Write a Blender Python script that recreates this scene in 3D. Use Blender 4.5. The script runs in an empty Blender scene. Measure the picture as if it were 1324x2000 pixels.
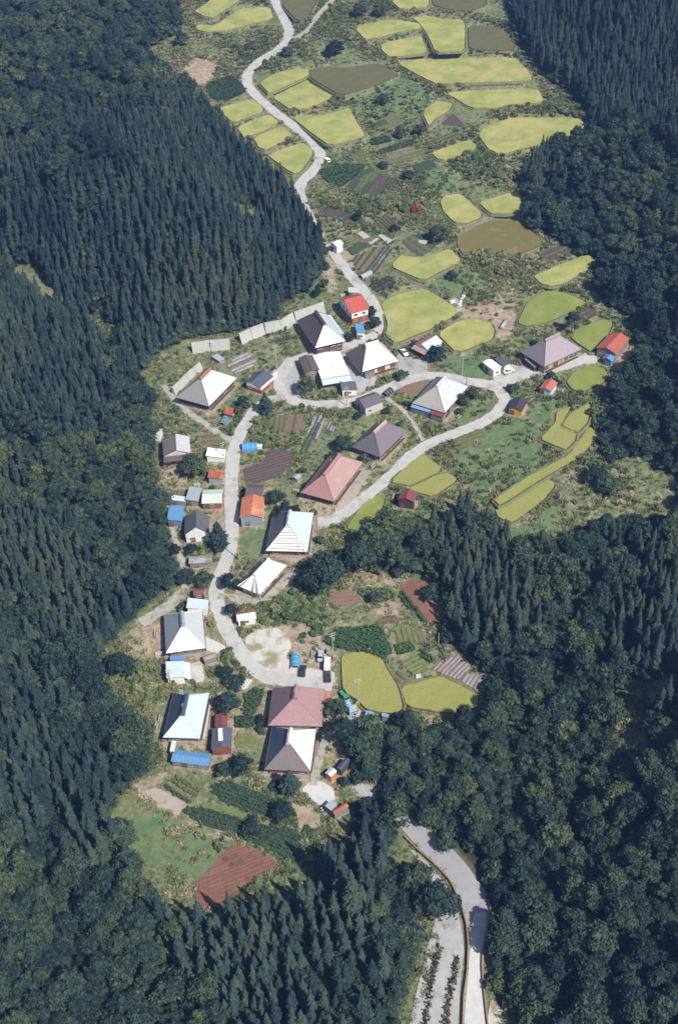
import bpy, bmesh, math, random
import numpy as np
from mathutils import Vector, Matrix
from mathutils.geometry import delaunay_2d_cdt
random.seed(7); rng = np.random.default_rng(7)
R = math.radians
scn = bpy.context.scene
C = scn.collection
# ------------------------------------------------------------------ camera
PITCH, VFOV, ROLL = R(40), R(44), R(3.0)
W_, H_ = 1324., 2000.
F = (H_/2)/math.tan(VFOV/2)
CAM = np.array([0., -296., 249.])
fwd = np.array([0., math.cos(PITCH), -math.sin(PITCH)])
up0 = np.array([0., math.sin(PITCH), math.cos(PITCH)])
rt0 = np.array([1., 0., 0.])
RT = rt0*math.cos(ROLL)-up0*math.sin(ROLL)
UP = up0*math.cos(ROLL)+rt0*math.sin(ROLL)
cd = bpy.data.cameras.new('camera'); cam = bpy.data.objects.new('camera', cd); C.objects.link(cam)
cam.matrix_world = Matrix(((RT[0], UP[0], -fwd[0], CAM[0]), (RT[1], UP[1], -fwd[1], CAM[1]), (RT[2], UP[2], -fwd[2], CAM[2]), (0, 0, 0, 1)))
cd.sensor_fit = 'VERTICAL'; cd.sensor_height = 24; cd.lens = 12/math.tan(VFOV/2)
cd.clip_start = 1; cd.clip_end = 5000
scn.camera = cam
# ------------------------------------------------------------------ sky, sun, exposure
SUN_EL = R(47); SUN_DIR = np.array([0.66, -0.75])      # horizontal direction towards the sun
wd = bpy.data.worlds.new('World'); scn.world = wd; wd.use_nodes = True
nt = wd.node_tree; bg = nt.nodes['Background']
sky = nt.nodes.new('ShaderNodeTexSky'); sky.sky_type = 'NISHITA'; sky.sun_disc = False
sky.sun_elevation = SUN_EL; sky.sun_rotation = math.atan2(SUN_DIR[0], SUN_DIR[1])
nt.links.new(sky.outputs[0], bg.inputs[0]); bg.inputs[1].default_value = 0.10
sl = bpy.data.lights.new('sun', 'SUN'); sl.energy = 5.0; sl.angle = R(0.5); sl.color = (1.0, 0.945, 0.84)
so = bpy.data.objects.new('sun', sl); C.objects.link(so)
sv = Vector((SUN_DIR[0]*math.cos(SUN_EL), SUN_DIR[1]*math.cos(SUN_EL), math.sin(SUN_EL)))
so.rotation_euler = sv.to_track_quat('Z', 'Y').to_euler(); so.location = (0, 0, 400)
vs = scn.view_settings; vs.view_transform = 'Standard'; vs.look = 'None'; vs.gamma = 1; vs.exposure = 0.38
try: vs.use_curve_mapping = False
except Exception: pass

# ------------------------------------------------------------------ materials
MATS = {}
def nodes(m):
    m.use_nodes = True
    return m.node_tree, m.node_tree.nodes['Principled BSDF']
def col4(c): return (c[0], c[1], c[2], 1)
def mat(name, c, c2=None, scale=1.5, rough=0.8, metal=0.0, spots=None, spot_scale=0.6, spot_lo=.55, spot_hi=.7, stretch=(1, 1, 1), bump=0.0, bscale=6, spec=0.3, wave=None, world=False):
    """two tone noise, optional third colour in patches, optional ribs"""
    if name in MATS: return MATS[name]
    m = bpy.data.materials.new(name); t, b = nodes(m); L = t.links.new
    if c2 is None: c2 = tuple(x*0.78 for x in c)
    if world: src = t.nodes.new('ShaderNodeNewGeometry').outputs['Position']
    else: src = t.nodes.new('ShaderNodeTexCoord').outputs['Object']
    mp = t.nodes.new('ShaderNodeMapping'); mp.inputs['Scale'].default_value = stretch; L(src, mp.inputs[0])
    n = t.nodes.new('ShaderNodeTexNoise'); n.inputs['Scale'].default_value = scale; n.inputs['Detail'].default_value = 6; n.inputs['Roughness'].default_value = .65
    L(mp.outputs[0], n.inputs[0])
    r = t.nodes.new('ShaderNodeMapRange'); r.inputs[1].default_value = .3; r.inputs[2].default_value = .7; L(n.outputs[0], r.inputs[0])
    mx = t.nodes.new('ShaderNodeMix'); mx.data_type = 'RGBA'; mx.inputs[6].default_value = col4(c); mx.inputs[7].default_value = col4(c2); L(r.outputs[0], mx.inputs[0])
    out = mx.outputs[2]
    if spots is not None:
        n2 = t.nodes.new('ShaderNodeTexNoise'); n2.inputs['Scale'].default_value = spot_scale; n2.inputs['Detail'].default_value = 5; n2.inputs['Roughness'].default_value = .6
        n2.noise_dimensions = '4D'; n2.inputs['W'].default_value = 3.7
        L(src, n2.inputs[0])
        r2 = t.nodes.new('ShaderNodeMapRange'); r2.inputs[1].default_value = spot_lo; r2.inputs[2].default_value = spot_hi; L(n2.outputs[0], r2.inputs[0])
        m2 = t.nodes.new('ShaderNodeMix'); m2.data_type = 'RGBA'; m2.inputs[7].default_value = col4(spots); L(out, m2.inputs[6]); L(r2.outputs[0], m2.inputs[0])
        out = m2.outputs[2]
    L(out, b.inputs['Base Color'])
    b.inputs['Roughness'].default_value = rough; b.inputs['Metallic'].default_value = metal
    b.inputs['Specular IOR Level'].default_value = spec
    if bump:
        n3 = t.nodes.new('ShaderNodeTexNoise'); n3.inputs['Scale'].default_value = bscale; n3.inputs['Detail'].default_value = 4; L(src, n3.inputs[0])
        bp = t.nodes.new('ShaderNodeBump'); bp.inputs['Strength'].default_value = bump; bp.inputs['Distance'].default_value = .3; L(n3.outputs[0], bp.inputs['Height']); L(bp.outputs[0], b.inputs['Normal'])
    MATS[name] = m
    return m
def leaf_mat(name, cols, rough=.75, scale=.8, transl=0.0):
    """foliage: colour varies per plant and through the crown"""
    if name in MATS: return MATS[name]
    m = bpy.data.materials.new(name); t, b = nodes(m); L = t.links.new
    oi = t.nodes.new('ShaderNodeObjectInfo'); g = t.nodes.new('ShaderNodeNewGeometry')
    cr = t.nodes.new('ShaderNodeValToRGB'); e = cr.color_ramp.elements
    e[0].color = col4(cols[0]); e[0].position = 0; e[1].color = col4(cols[-1]); e[1].position = 1
    for i, c in enumerate(cols[1:-1]):
        k = e.new((i+1)/(len(cols)-1)); k.color = col4(c)
    nb = t.nodes.new('ShaderNodeTexNoise'); nb.inputs['Scale'].default_value = .025; nb.inputs['Detail'].default_value = 2; L(g.outputs['Position'], nb.inputs[0])
    ad = t.nodes.new('ShaderNodeMath'); ad.operation = 'MULTIPLY_ADD'; ad.inputs[1].default_value = .75; L(oi.outputs['Random'], ad.inputs[0])
    sb = t.nodes.new('ShaderNodeMath'); sb.operation = 'MULTIPLY_ADD'; sb.inputs[1].default_value = 1.6; sb.inputs[2].default_value = -.68; L(nb.outputs[0], sb.inputs[0]); L(sb.outputs[0], ad.inputs[2])
    L(ad.outputs[0], cr.inputs[0])
    n = t.nodes.new('ShaderNodeTexNoise'); n.inputs['Scale'].default_value = scale; n.inputs['Detail'].default_value = 3; L(g.outputs['Position'], n.inputs[0])
    r = t.nodes.new('ShaderNodeMapRange'); r.inputs[1].default_value = .3; r.inputs[2].default_value = .7; r.inputs[3].default_value = .62; r.inputs[4].default_value = 1.4; L(n.outputs[0], r.inputs[0])
    mx = t.nodes.new('ShaderNodeVectorMath'); mx.operation = 'SCALE'; L(cr.outputs[0], mx.inputs[0]); L(r.outputs[0], mx.inputs['Scale'])
    L(mx.outputs[0], b.inputs['Base Color']); b.inputs['Roughness'].default_value = rough; b.inputs['Specular IOR Level'].default_value = .2
    MATS[name] = m
    return m

# ------------------------------------------------------------------ objects
def tag(o, label=None, cat=None, group=None, kind=None):
    if label: o['label'] = label
    if cat: o['category'] = cat
    if group: o['group'] = group
    if kind: o['kind'] = kind
    return o
def thing(name, label, cat, loc=(0, 0, 0), rz=0, group=None):
    o = bpy.data.objects.new(name, None); C.objects.link(o); o.location = loc; o.rotation_euler = (0, 0, rz)
    o.empty_display_size = .5
    return tag(o, label, cat, group)
class MB:
    def __init__(s): s.v = []; s.f = []
    def add(s, v, f):
        k = len(s.v); s.v += [tuple(p) for p in v]; s.f += [tuple(i+k for i in q) for q in f]
    def box(s, x0, x1, y0, y1, z0, z1):
        s.add([(x0, y0, z0), (x1, y0, z0), (x1, y1, z0), (x0, y1, z0), (x0, y0, z1), (x1, y0, z1), (x1, y1, z1), (x0, y1, z1)],
              [(0, 3, 2, 1), (4, 5, 6, 7), (0, 1, 5, 4), (1, 2, 6, 5), (2, 3, 7, 6), (3, 0, 4, 7)])
    def tube(s, p, q, r0, r1=None, n=8):
        p = Vector(p); q = Vector(q); r1 = r0 if r1 is None else r1
        d = (q-p).normalized(); a = d.orthogonal().normalized(); b = d.cross(a)
        v = [p+(a*math.cos(2*math.pi*i/n)+b*math.sin(2*math.pi*i/n))*r0 for i in range(n)]
        v += [q+(a*math.cos(2*math.pi*i/n)+b*math.sin(2*math.pi*i/n))*r1 for i in range(n)]
        s.add(v, [(i, (i+1) % n, n+(i+1) % n, n+i) for i in range(n)]+[tuple(range(n-1, -1, -1)), tuple(range(n, 2*n))])
    def plate(s, pts, th):
        """polygon in space, counter clockwise seen from outside, given thickness inwards"""
        P = [Vector(p) for p in pts]; n = (P[1]-P[0]).cross(P[2]-P[0]).normalized(); k = len(P)
        v = P+[p-n*th for p in P]
        s.add(v, [tuple(range(k)), tuple(range(2*k-1, k-1, -1))]+[(i, k+i, k+(i+1) % k, (i+1) % k) for i in range(k)])
    def prism(s, prof, y0, y1):
        """profile in x,z swept along y"""
        k = len(prof)
        v = [(a, y0, b) for a, b in prof]+[(a, y1, b) for a, b in prof]
        s.add(v, [tuple(range(k)), tuple(range(2*k-1, k-1, -1))]+[(i, k+i, k+(i+1) % k, (i+1) % k) for i in range(k)])
    def mesh(s, name, m):
        me = bpy.data.meshes.new(name); me.from_pydata(s.v, [], s.f)
        if m: me.materials.append(m)
        me.update(); return me
    def build(s, name, m, parent=None, smooth=False):
        me = s.mesh(name, m)
        bm = bmesh.new(); bm.from_mesh(me); bmesh.ops.recalc_face_normals(bm, faces=bm.faces); bm.to_mesh(me); bm.free()
        if smooth:
            for p in me.polygons: p.use_smooth = True
        o = bpy.data.objects.new(name, me); C.objects.link(o); o.parent = parent
        return o
def copy_tree(o, parent=None):
    c = o.copy(); C.objects.link(c); c.parent = parent
    for ch in o.children: copy_tree(ch, c)
    return c

# ------------------------------------------------------------------ image <-> world
def ray(px, py):
    d = RT*((px-W_/2)/F)+UP*(-(py-H_/2)/F)+fwd
    return d
def unp(px, py, z):
    d = ray(px, py); t = (z-CAM[2])/d[2]; p = CAM+d*t
    return p
def proj(X, Y, Z):
    a, b, c = X-CAM[0], Y-CAM[1], Z-CAM[2]
    zc = a*fwd[0]+b*fwd[1]+c*fwd[2]
    return W_/2+F*(a*RT[0]+b*RT[1]+c*RT[2])/zc, H_/2-F*(a*UP[0]+b*UP[1]+c*UP[2])/zc, zc
def K(ox, oy, s, pts): return [(ox+x/s, oy+y/s) for x, y in pts]
SL = 0.09
def unfloor(px, py):
    d = ray(px, py); t = (SL*CAM[1]-CAM[2])/(d[2]-SL*d[1]); p = CAM+d*t
    return (p[0], p[1])
def inpoly(X, Y, poly):
    ins = np.zeros(X.shape, bool); n = len(poly)
    for i in range(n):
        x0, y0 = poly[i]; x1, y1 = poly[(i+1) % n]
        if y0 == y1: continue
        c = ((y0 > Y) != (y1 > Y)) & (X < (x1-x0)*(Y-y0)/(y1-y0)+x0)
        ins ^= c
    return ins
def distline(X, Y, pts, closed=True):
    d = np.full(X.shape, 1e9); n = len(pts)
    for i in range(n if closed else n-1):
        x0, y0 = pts[i][:2]; x1, y1 = pts[(i+1) % n][:2]
        dx, dy = x1-x0, y1-y0; L = dx*dx+dy*dy+1e-9
        t = np.clip(((X-x0)*dx+(Y-y0)*dy)/L, 0, 1)
        d = np.minimum(d, np.hypot(X-x0-t*dx, Y-y0-t*dy))
    return d
def chaikin(P, closed=True, k=1):
    for _ in range(k):
        Q = []; n = len(P)
        if not closed: Q.append(tuple(P[0]))
        for i in range(n if closed else n-1):
            a, b = P[i], P[(i+1) % n]
            Q.append(tuple(a[j]*.88+b[j]*.12 for j in range(2))); Q.append(tuple(a[j]*.12+b[j]*.88 for j in range(2)))
        if not closed: Q.append(tuple(P[-1]))
        P = Q
    return P
# the valley floor (everything outside it is hillside)
FLOOR_PX = [(360, -120), (372, 60), (300, 90), (300, 130), (400, 200), (500, 310), (600, 430), (640, 480), (600, 570), (540, 620), (380, 665), (300, 700),
            (300, 800), (305, 940), (350, 1060), (350, 1150), (270, 1210), (200, 1270), (200, 1330), (250, 1430), (240, 1520), (190, 1600), (150, 1700), (200, 1850), (230, 2400),
            (1120, 2400), (1050, 2000), (1060, 1700), (1080, 1500), (1060, 1300), (1080, 1120), (1200, 1020), (1330, 990), (1250, 880), (1200, 780), (1270, 690), (1260, 600),
            (1180, 510), (1060, 440), (1040, 330), (1150, 270), (1170, 230), (1060, 140), (1000, 60), (960, -120)]
FLOOR = [unfloor(*p) for p in FLOOR_PX]
gx = np.arange(-460, 461, 2.5); gy = np.arange(-330, 901, 2.5)
GX, GY = np.meshgrid(gx, gy, indexing='ij')
def nz(x, y):
    return (np.sin(x*.031+y*.017+1.3)+np.sin(x*.013-y*.043+.4)+.6*np.sin(x*.071+y*.055)+.5*np.sin(-x*.09+y*.11+2))
def base_fn(X, Y):
    ins = inpoly(X, Y, FLOOR); d = distline(X, Y, FLOOR); d = np.where(ins, 0, d)
    hill = .50*(np.sqrt(d*d+144)-12)
    hill = 120*(1-np.exp(-hill/120))
    hill = hill+nz(X, Y)*3.0*np.clip(d/40, 0, 1)
    g0, g1 = unfloor(330, 690), unfloor(-150, 450)
    gd = distline(X, Y, [g0, g1], False)
    hill = hill-22*np.exp(-(gd/20)**2)*np.clip((d-2)/35, 0, 1)
    fold = np.sin(X*.075-Y*.028+.6*np.sin(Y*.03))+.7*np.sin(Y*.066+X*.02+1.1*np.sin(X*.03))
    hill = hill+4.2*fold*np.clip((d-5)/35, 0, 1)
    a0, a1 = unfloor(470, 640), unfloor(200, 120)
    hill = hill+9*np.exp(-(distline(X, Y, [a0, a1], False)/24)**2)*np.clip((d-3)/30, 0, 1)
    return SL*Y+hill+nz(X*2.2, Y*2.2)*.12
BZ = base_fn(GX, GY)
def bil(arr, x0, y0, st, X, Y):
    fx = np.clip((np.asarray(X)-x0)/st, 0, arr.shape[0]-1.001); fy = np.clip((np.asarray(Y)-y0)/st, 0, arr.shape[1]-1.001)
    i = fx.astype(int); j = fy.astype(int); u = fx-i; v = fy-j
    return arr[i, j]*(1-u)*(1-v)+arr[i+1, j]*u*(1-v)+arr[i, j+1]*(1-u)*v+arr[i+1, j+1]*u*v
def B0(x, y): return bil(BZ, gx[0], gy[0], 2.5, x, y)
TT = np.arange(120, 1400, 1.0)
def G(px, py, h=0):
    """pixel -> point on the base terrain (raised by h)"""
    d = ray(px, py); P = CAM[:, None]+d[:, None]*TT[None]
    dz = P[2]-h-B0(P[0], P[1]); k = np.argmax(dz < 0)
    if k == 0: k = len(TT)-1
    a, b = dz[k-1], dz[k]; t = TT[k-1]+(a/(a-b+1e-9))
    p = CAM+d*t
    return (float(p[0]), float(p[1]), float(p[2]-h))
# fine grid for the valley
ST = 0.8
fx0, fy0 = -100., -170.
fgx = np.arange(fx0, 145, ST); fgy = np.arange(fy0, 400, ST)
FX, FY = np.meshgrid(fgx, fgy, indexing='ij')
HZ = B0(FX, FY)
BARE = np.zeros_like(HZ); OCC = np.zeros_like(HZ, bool)
def HF(x, y):
    x = np.asarray(x, float); y = np.asarray(y, float)
    ins = (x > fgx[0]) & (x < fgx[-1]) & (y > fgy[0]) & (y < fgy[-1])
    return np.where(ins, bil(HZ, fx0, fy0, ST, x, y), B0(x, y))
def window(poly, m):
    xs = [p[0] for p in poly]; ys = [p[1] for p in poly]
    i0 = max(0, int((min(xs)-m-fx0)/ST)); i1 = min(len(fgx), int((max(xs)+m-fx0)/ST)+2)
    j0 = max(0, int((min(ys)-m-fy0)/ST)); j1 = min(len(fgy), int((max(ys)+m-fy0)/ST)+2)
    return slice(i0, i1), slice(j0, j1)
def flatten(poly, level, blend=1.5, margin=0.4, occ=True, bare=0, inner=None):
    si, sj = window(poly, margin+blend+1); X = FX[si, sj]; Y = FY[si, sj]
    if X.size == 0: return
    ins = inpoly(X, Y, poly); d = distline(X, Y, poly); d = np.where(ins, 0, np.maximum(0, d-margin))
    t = np.clip(d/blend, 0, 1); t = t*t*(3-2*t)
    lv = level if inner is None else inner
    HZ[si, sj] = lv+(HZ[si, sj]-lv)*t if inner is None else inner[si, sj]+(HZ[si, sj]-inner[si, sj])*t
    if occ: OCC[si, sj] |= d <= 0
    if bare: BARE[si, sj] = np.maximum(BARE[si, sj], bare*(1-t))
def offset(poly, w):
    n = len(poly); A = sum(poly[i][0]*poly[(i+1) % n][1]-poly[(i+1) % n][0]*poly[i][1] for i in range(n)); sg = 1 if A > 0 else -1
    out = []
    for i in range(n):
        a = Vector(poly[i-1][:2]); b = Vector(poly[i][:2]); c = Vector(poly[(i+1) % n][:2])
        e0 = (b-a); e1 = (c-b)
        if e0.length < 1e-6 or e1.length < 1e-6: out.append(tuple(b)); continue
        e0.normalize(); e1.normalize()
        nn = Vector((e0.y, -e0.x))+Vector((e1.y, -e1.x))
        if nn.length < .3: nn = Vector((e0.y, -e0.x))
        nn.normalize(); out.append(tuple(b+nn*w*sg))
    return out
def sheet(name, poly, zfn, m, parent=None, grid=2.0, skirt=.5, jit=0.0, smooth=True):
    """polygon filled with a triangulated sheet, sides dropped to the ground"""
    P = [Vector((p[0], p[1])) for p in poly]
    dense = []
    for i in range(len(P)):
        a, b = P[i], P[(i+1) % len(P)]; k = max(1, int((b-a).length/(grid*.9)))
        for j in range(k): dense.append(a.lerp(b, j/k))
    n = len(dense); xs = [p.x for p in dense]; ys = [p.y for p in dense]
    X, Y = np.meshgrid(np.arange(min(xs), max(xs), grid), np.arange(min(ys), max(ys), grid)); X = X.ravel(); Y = Y.ravel()
    if len(X):
        X = X+rng.uniform(-.25, .25, X.shape)*grid; Y = Y+rng.uniform(-.25, .25, Y.shape)*grid
        pl = [(p.x, p.y) for p in dense]
        ok = inpoly(X, Y, pl) & (distline(X, Y, pl) > grid*.35)
        pts = dense+[Vector((a, b)) for a, b in zip(X[ok], Y[ok])]
    else: pts = dense
    vo, eo, fo, ov, oe, of = delaunay_2d_cdt(pts, [], [list(range(n))], 1, 1e-5)
    vx = np.array([v.x for v in vo]); vy = np.array([v.y for v in vo]); vz = zfn(vx, vy)
    if jit: vz = vz+rng.uniform(-jit, jit, vz.shape)
    V = [(float(a), float(b), float(c)) for a, b, c in zip(vx, vy, vz)]
    Fc = [tuple(f) for f in fo]
    # skirt
    from collections import Counter
    ec = Counter()
    for f in Fc:
        for i in range(len(f)): ec[(f[i], f[(i+1) % len(f)])] += 1
    bd = [(a, b) for (a, b) in ec if (b, a) not in ec]
    low = {}
    for a, b in bd:
        for q in (a, b):
            if q not in low: low[q] = len(V); V.append(V[q]); V.append((V[q][0], V[q][1], V[q][2]-skirt))
        Fc.append((low[b], low[a], low[a]+1, low[b]+1))
    me = bpy.data.meshes.new(name); me.from_pydata(V, [], Fc); me.materials.append(m)
    if smooth:
        for k_, p in enumerate(me.polygons): p.use_smooth = len(p.vertices) == 3
    me.update()
    o = bpy.data.objects.new(name, me); C.objects.link(o); o.parent = parent
    return o
# ------------------------------------------------------------------ data traced from the photograph
A_ = (360, 0, 2.648); B_ = (820, 0, 2.627); C_ = (560, 360, 3.31); D_ = (840, 360, 3.152); E_ = (940, 600, 4.413)
F_ = (500, 1080, 2.878); G_ = (220, 1480, 2.758); I_ = (0, 0, 1)
# rice fields: crop, polygon, kind, label
RICE = [
 (I_, [(676,1030),(706,988),(732,964),(752,974),(738,1003),(704,1036)], 'g', 'short bright green field strip between the lower road and the dark trees'),
 (A_, [(55,55),(130,5),(170,-40),(330,-50),(290,-5),(150,85),(100,80)], 'y', 'small rice field in the top left corner of the terraces, wedge shaped, left of the road'),
 (A_, [(65,150),(65,125),(160,130),(300,40),(440,35),(460,90),(200,155),(110,162)], 'y', 'boomerang shaped rice field left of the road at the head of the valley'),
 (A_, [(505,20),(510,-40),(720,-60),(690,-10),(650,60),(610,105),(575,95)], 'd', 'dark brown crop field in the fork of the two roads at the top'),
 (A_, [(390,430),(430,400),(500,370),(590,350),(640,355),(640,385),(440,478)], 'y', 'narrow rounded rice field just inside the long bend of the upper road'),
 (A_, [(455,500),(650,400),(785,490),(640,555),(545,560)], 'y', 'diamond shaped rice field with a utility pole at its lower corner'),
 (A_, [(655,400),(650,355),(760,340),(800,350),(1010,325),(1110,385),(980,440),(810,490)], 'd', 'wide olive brown field with a curved lower edge above the mown meadow'),
 (A_, [(565,610),(600,590),(690,600),(760,585),(855,555),(890,630),(935,700),(750,750),(640,670)], 'y', 'rice field with a notched upper edge right of the straight upper road'),
 (A_, [(170,560),(350,512),(405,550),(405,572),(250,630)], 'y', 'uppermost of the four rice fields stacked left of the upper road'),
 (A_, [(275,655),(440,588),(490,635),(345,695),(300,700)], 'y', 'second rice field from the top in the stack left of the upper road'),
 (A_, [(360,710),(510,648),(560,700),(420,770),(385,760)], 'y', 'third rice field from the top in the stack left of the upper road'),
 (A_, [(430,800),(610,735),(655,760),(660,800),(600,880),(560,890),(520,865)], 'y', 'lowest rice field of the stack left of the upper road, rounded by the road bend'),
 (A_, [(890,150),(900,130),(1080,98),(1215,120),(1220,140),(1080,165),(1000,190),(930,198)], 'y', 'long low rice field with pointed right end near the pair of dark round trees'),
 (A_, [(1020,225),(1220,178),(1258,270),(1060,290),(1020,255)], 'y', 'nearly rectangular small rice field tucked beside a stone bank near the top'),
 (I_, [(805,33),(835,30),(855,35),(902,38),(908,50),(906,98),(850,100),(837,70),(820,45)], 'y', 'upright rice field with bulging upper left corner beside the dark brown square field'),
 (B_, [(250,125),(420,140),(490,230),(470,255),(250,252)], 'd', 'dark olive square field against the cedar forest at the upper right'),
 (B_, [(60,0),(70,-40),(330,-30),(340,20),(250,55),(150,45),(80,25)], 'd', 'dark olive field cut by the top edge of the picture right of the rice'),
 (I_, [(766,2),(768,-20),(838,-20),(836,12),(783,17)], 'y', 'rice field cut by the top edge of the picture near the two dark round trees'),
 (I_, [(775,122),(820,114),(1006,111),(1037,146),(1037,156),(854,163),(820,147)], 'y', 'very wide straight rice field, largest in the upper terraces'),
 (B_, [(130,470),(600,450),(640,525),(450,530),(390,550),(260,550)], 'y', 'wide rice field directly below the largest upper one'),
 (B_, [(20,590),(25,560),(90,515),(165,530),(150,560),(80,600),(45,640)], 'y', 'small kidney shaped rice field beside the mown meadow'),
 (B_, [(300,690),(330,650),(480,600),(820,605),(850,650),(740,720),(540,750),(410,788),(350,760)], 'y', 'broad rounded rice field reaching the forest edge on the right'),
 (B_, [(60,780),(250,715),(290,745),(270,770),(130,815),(90,812)], 'y', 'narrow slanting rice field between vegetable plots and the broad rounded field'),
 (B_, [(105,1030),(130,1000),(205,993),(315,1090),(310,1110),(240,1138),(180,1140),(120,1080)], 'y', 'rice field shaped like a leaning pear beside the dark thicket'),
 (B_, [(300,1035),(500,978),(520,1020),(525,1080),(440,1092),(360,1090)], 'y', 'triangular rice field touching the broadleaf trees below the brown thicket'),
 (D_, [(165,370),(170,320),(350,225),(530,210),(700,350),(640,385),(480,440),(330,400),(210,435)], 'b', 'big brownish field in the middle of the right hand terraces'),
 (D_, [(635,560),(960,430),(1040,470),(830,600),(740,620),(680,605)], 'y', 'slanting rice field whose right tip touches the forest'),
 (D_, [(537,850),(600,720),(700,655),(810,660),(960,720),(880,770),(720,840),(600,868)], 'g', 'greener rice field with curved top above the mauve roofed farmhouse'),
 (D_, [(50,920),(150,850),(260,820),(370,850),(395,900),(375,950),(160,1030)], 'y', 'rounded rice field behind the small house with the pale blue roof'),
 (D_, [(865,940),(890,900),(1060,825),(1120,850),(1090,920),(1030,1000),(990,1025),(930,990)], 'g', 'green rice field between the mauve roofed farmhouse and the red roofed barn'),
 (C_, [(685,510),(740,455),(830,470),(900,465),(1060,415),(1125,490),(1000,550),(880,615),(690,535)], 'y', 'whale shaped rice field below the soil plots right of the white hut'),
 (C_, [(610,760),(750,700),(890,672),(1100,800),(1080,840),(940,920),(700,1018),(640,970),(655,900)], 'y', 'large rice field inside the road bend, utility pole at its corner'),
 (E_, [(735,640),(790,560),(940,490),(1060,530),(1090,590),(1030,650),(860,720),(780,700)], 'g', 'oval green rice field below the lane to the red roofed barn'),
 (E_, [(510,1130),(640,990),(650,900),(770,850),(700,960),(690,1010),(810,1080),(800,1140),(720,1218),(620,1180)], 'o', 'golden field curling around the upper part of the lower right terraces'),
 (E_, [(695,1010),(760,920),(920,825),(935,870),(910,980),(830,1065),(780,1055)], 'o', 'golden field nested inside the curled one by the forest shade'),
 (I_, [(965,975),(1040,925),(1110,890),(1150,832),(1172,848),(1130,890),(1060,930),(975,985)], 'o', 'long thin golden strip field sweeping along the terrace edge'),
 (I_, [(967,995),(1000,965),(1070,935),(1083,945),(1060,975),(1000,1018),(975,1010)], 'o', 'lowest golden field at the right, below the long thin strip'),
 (I_, [(762,940),(822,885),(865,915),(800,946)], 'o', 'triangular golden field beside the road bend below the grey roofed farmhouse'),
 (I_, [(795,953),(870,922),(893,935),(845,968)], 'o', 'golden wedge field above the dark trees in the middle'),
 (F_, [(480,590),(500,565),(600,555),(700,580),(738,660),(792,745),(822,860),(786,893),(700,890),(620,870),(570,820),(490,770)], 'o', 'tall golden rice field beside the parked vehicles'),
 (F_, [(816,752),(930,720),(1040,692),(1150,745),(1245,800),(1240,860),(1150,885),(1050,890),(848,855)], 'o', 'arched golden rice field right of the tall one, at the forest edge'),
]
# roads: name, width(m), crop, centreline
ROADS = [
 ('road', 4.5, [(528,-40),(538,5),(551,30),(565,58),(561,80),(540,100),(503,122),(482,146),(484,168),(505,192),(540,222),(575,248),(606,272),(626,298),(624,318),(608,338),(590,354),(583,372),(590,398),(604,430),(625,462)], 'pale grey village road winding down between the upper terraces'),
 ('road', 3.9, [(640,478),(655,500),(672,524),(700,556),(727,588),(743,618),(743,640),(728,658),(700,668),(664,682),(625,690),(590,698),(562,712),(548,732),(545,755),(556,776),(585,788),(620,791),(660,790),(700,783),(750,762),(790,745),(830,734),(870,735),(910,745),(950,750),(975,762),(986,782),(972,806),(938,828),(885,848),(835,868),(800,892),(765,928),(720,966),(680,998),(650,1017),(620,1020)], 'pale grey road looping round the upper houses of the village'),
 ('road', 4.2, [(502,796),(487,818),(468,848),(457,880),(452,930),(452,980),(454,1030),(448,1080),(433,1120),(422,1155),(426,1190),(442,1228),(466,1268),(490,1300),(515,1322),(560,1328),(610,1332),(650,1338)], 'pale grey road running down the left side of the village to the car park'),
 ('footpath', 3.2, [(556,775),(530,780),(508,790),(500,800)], 'short paved link between the two village roads'),
 ('footpath', 2.0, [(452,862),(428,848),(398,826),(370,808),(345,786),(322,755)], 'narrow path below the left farmhouse with the retaining wall'),
 ('road', 4.2, [(960,752),(985,748),(1010,736),(1048,726),(1090,718),(1130,704),(1165,702)], 'short paved lane to the mauve roofed farmhouse and the red barn'),
 ('footpath', 2.6, [(425,1165),(455,1168),(490,1180),(520,1168),(548,1145),(575,1118)], 'curved lane below the white striped farmhouse'),
 ('footpath', 2.6, [(790,650),(800,700),(815,718),(860,730)], ''),
 ('footpath', 1.4, [(752,776),(785,800),(808,828),(826,862)], 'thin concrete path between the grey roofed houses'),
 ('footpath', 2.4, [(650,0),(625,25),(600,62),(570,78)], 'narrow side road joining the valley road at the top'),
 ('footpath', 2.0, [(640,1430),(630,1460),(618,1500),(612,1535)], 'concrete path along the white roofed farmhouse at the bottom'),
 ('footpath', 3.2, [(275,1218),(305,1200),(335,1180),(352,1162)], 'pale concrete track climbing left behind the house'),
 ('footpath', 1.6, [(360,1150),(358,1110),(345,1060),(330,1010),(316,960)], 'thin path along the forest edge on the left'),
 ('footpath', 1.8, [(885,585),(900,600),(845,645),(795,668)], 'grassy footpath between two rice fields'),
]
ROADS = [r for r in ROADS if r[3]]
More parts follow.
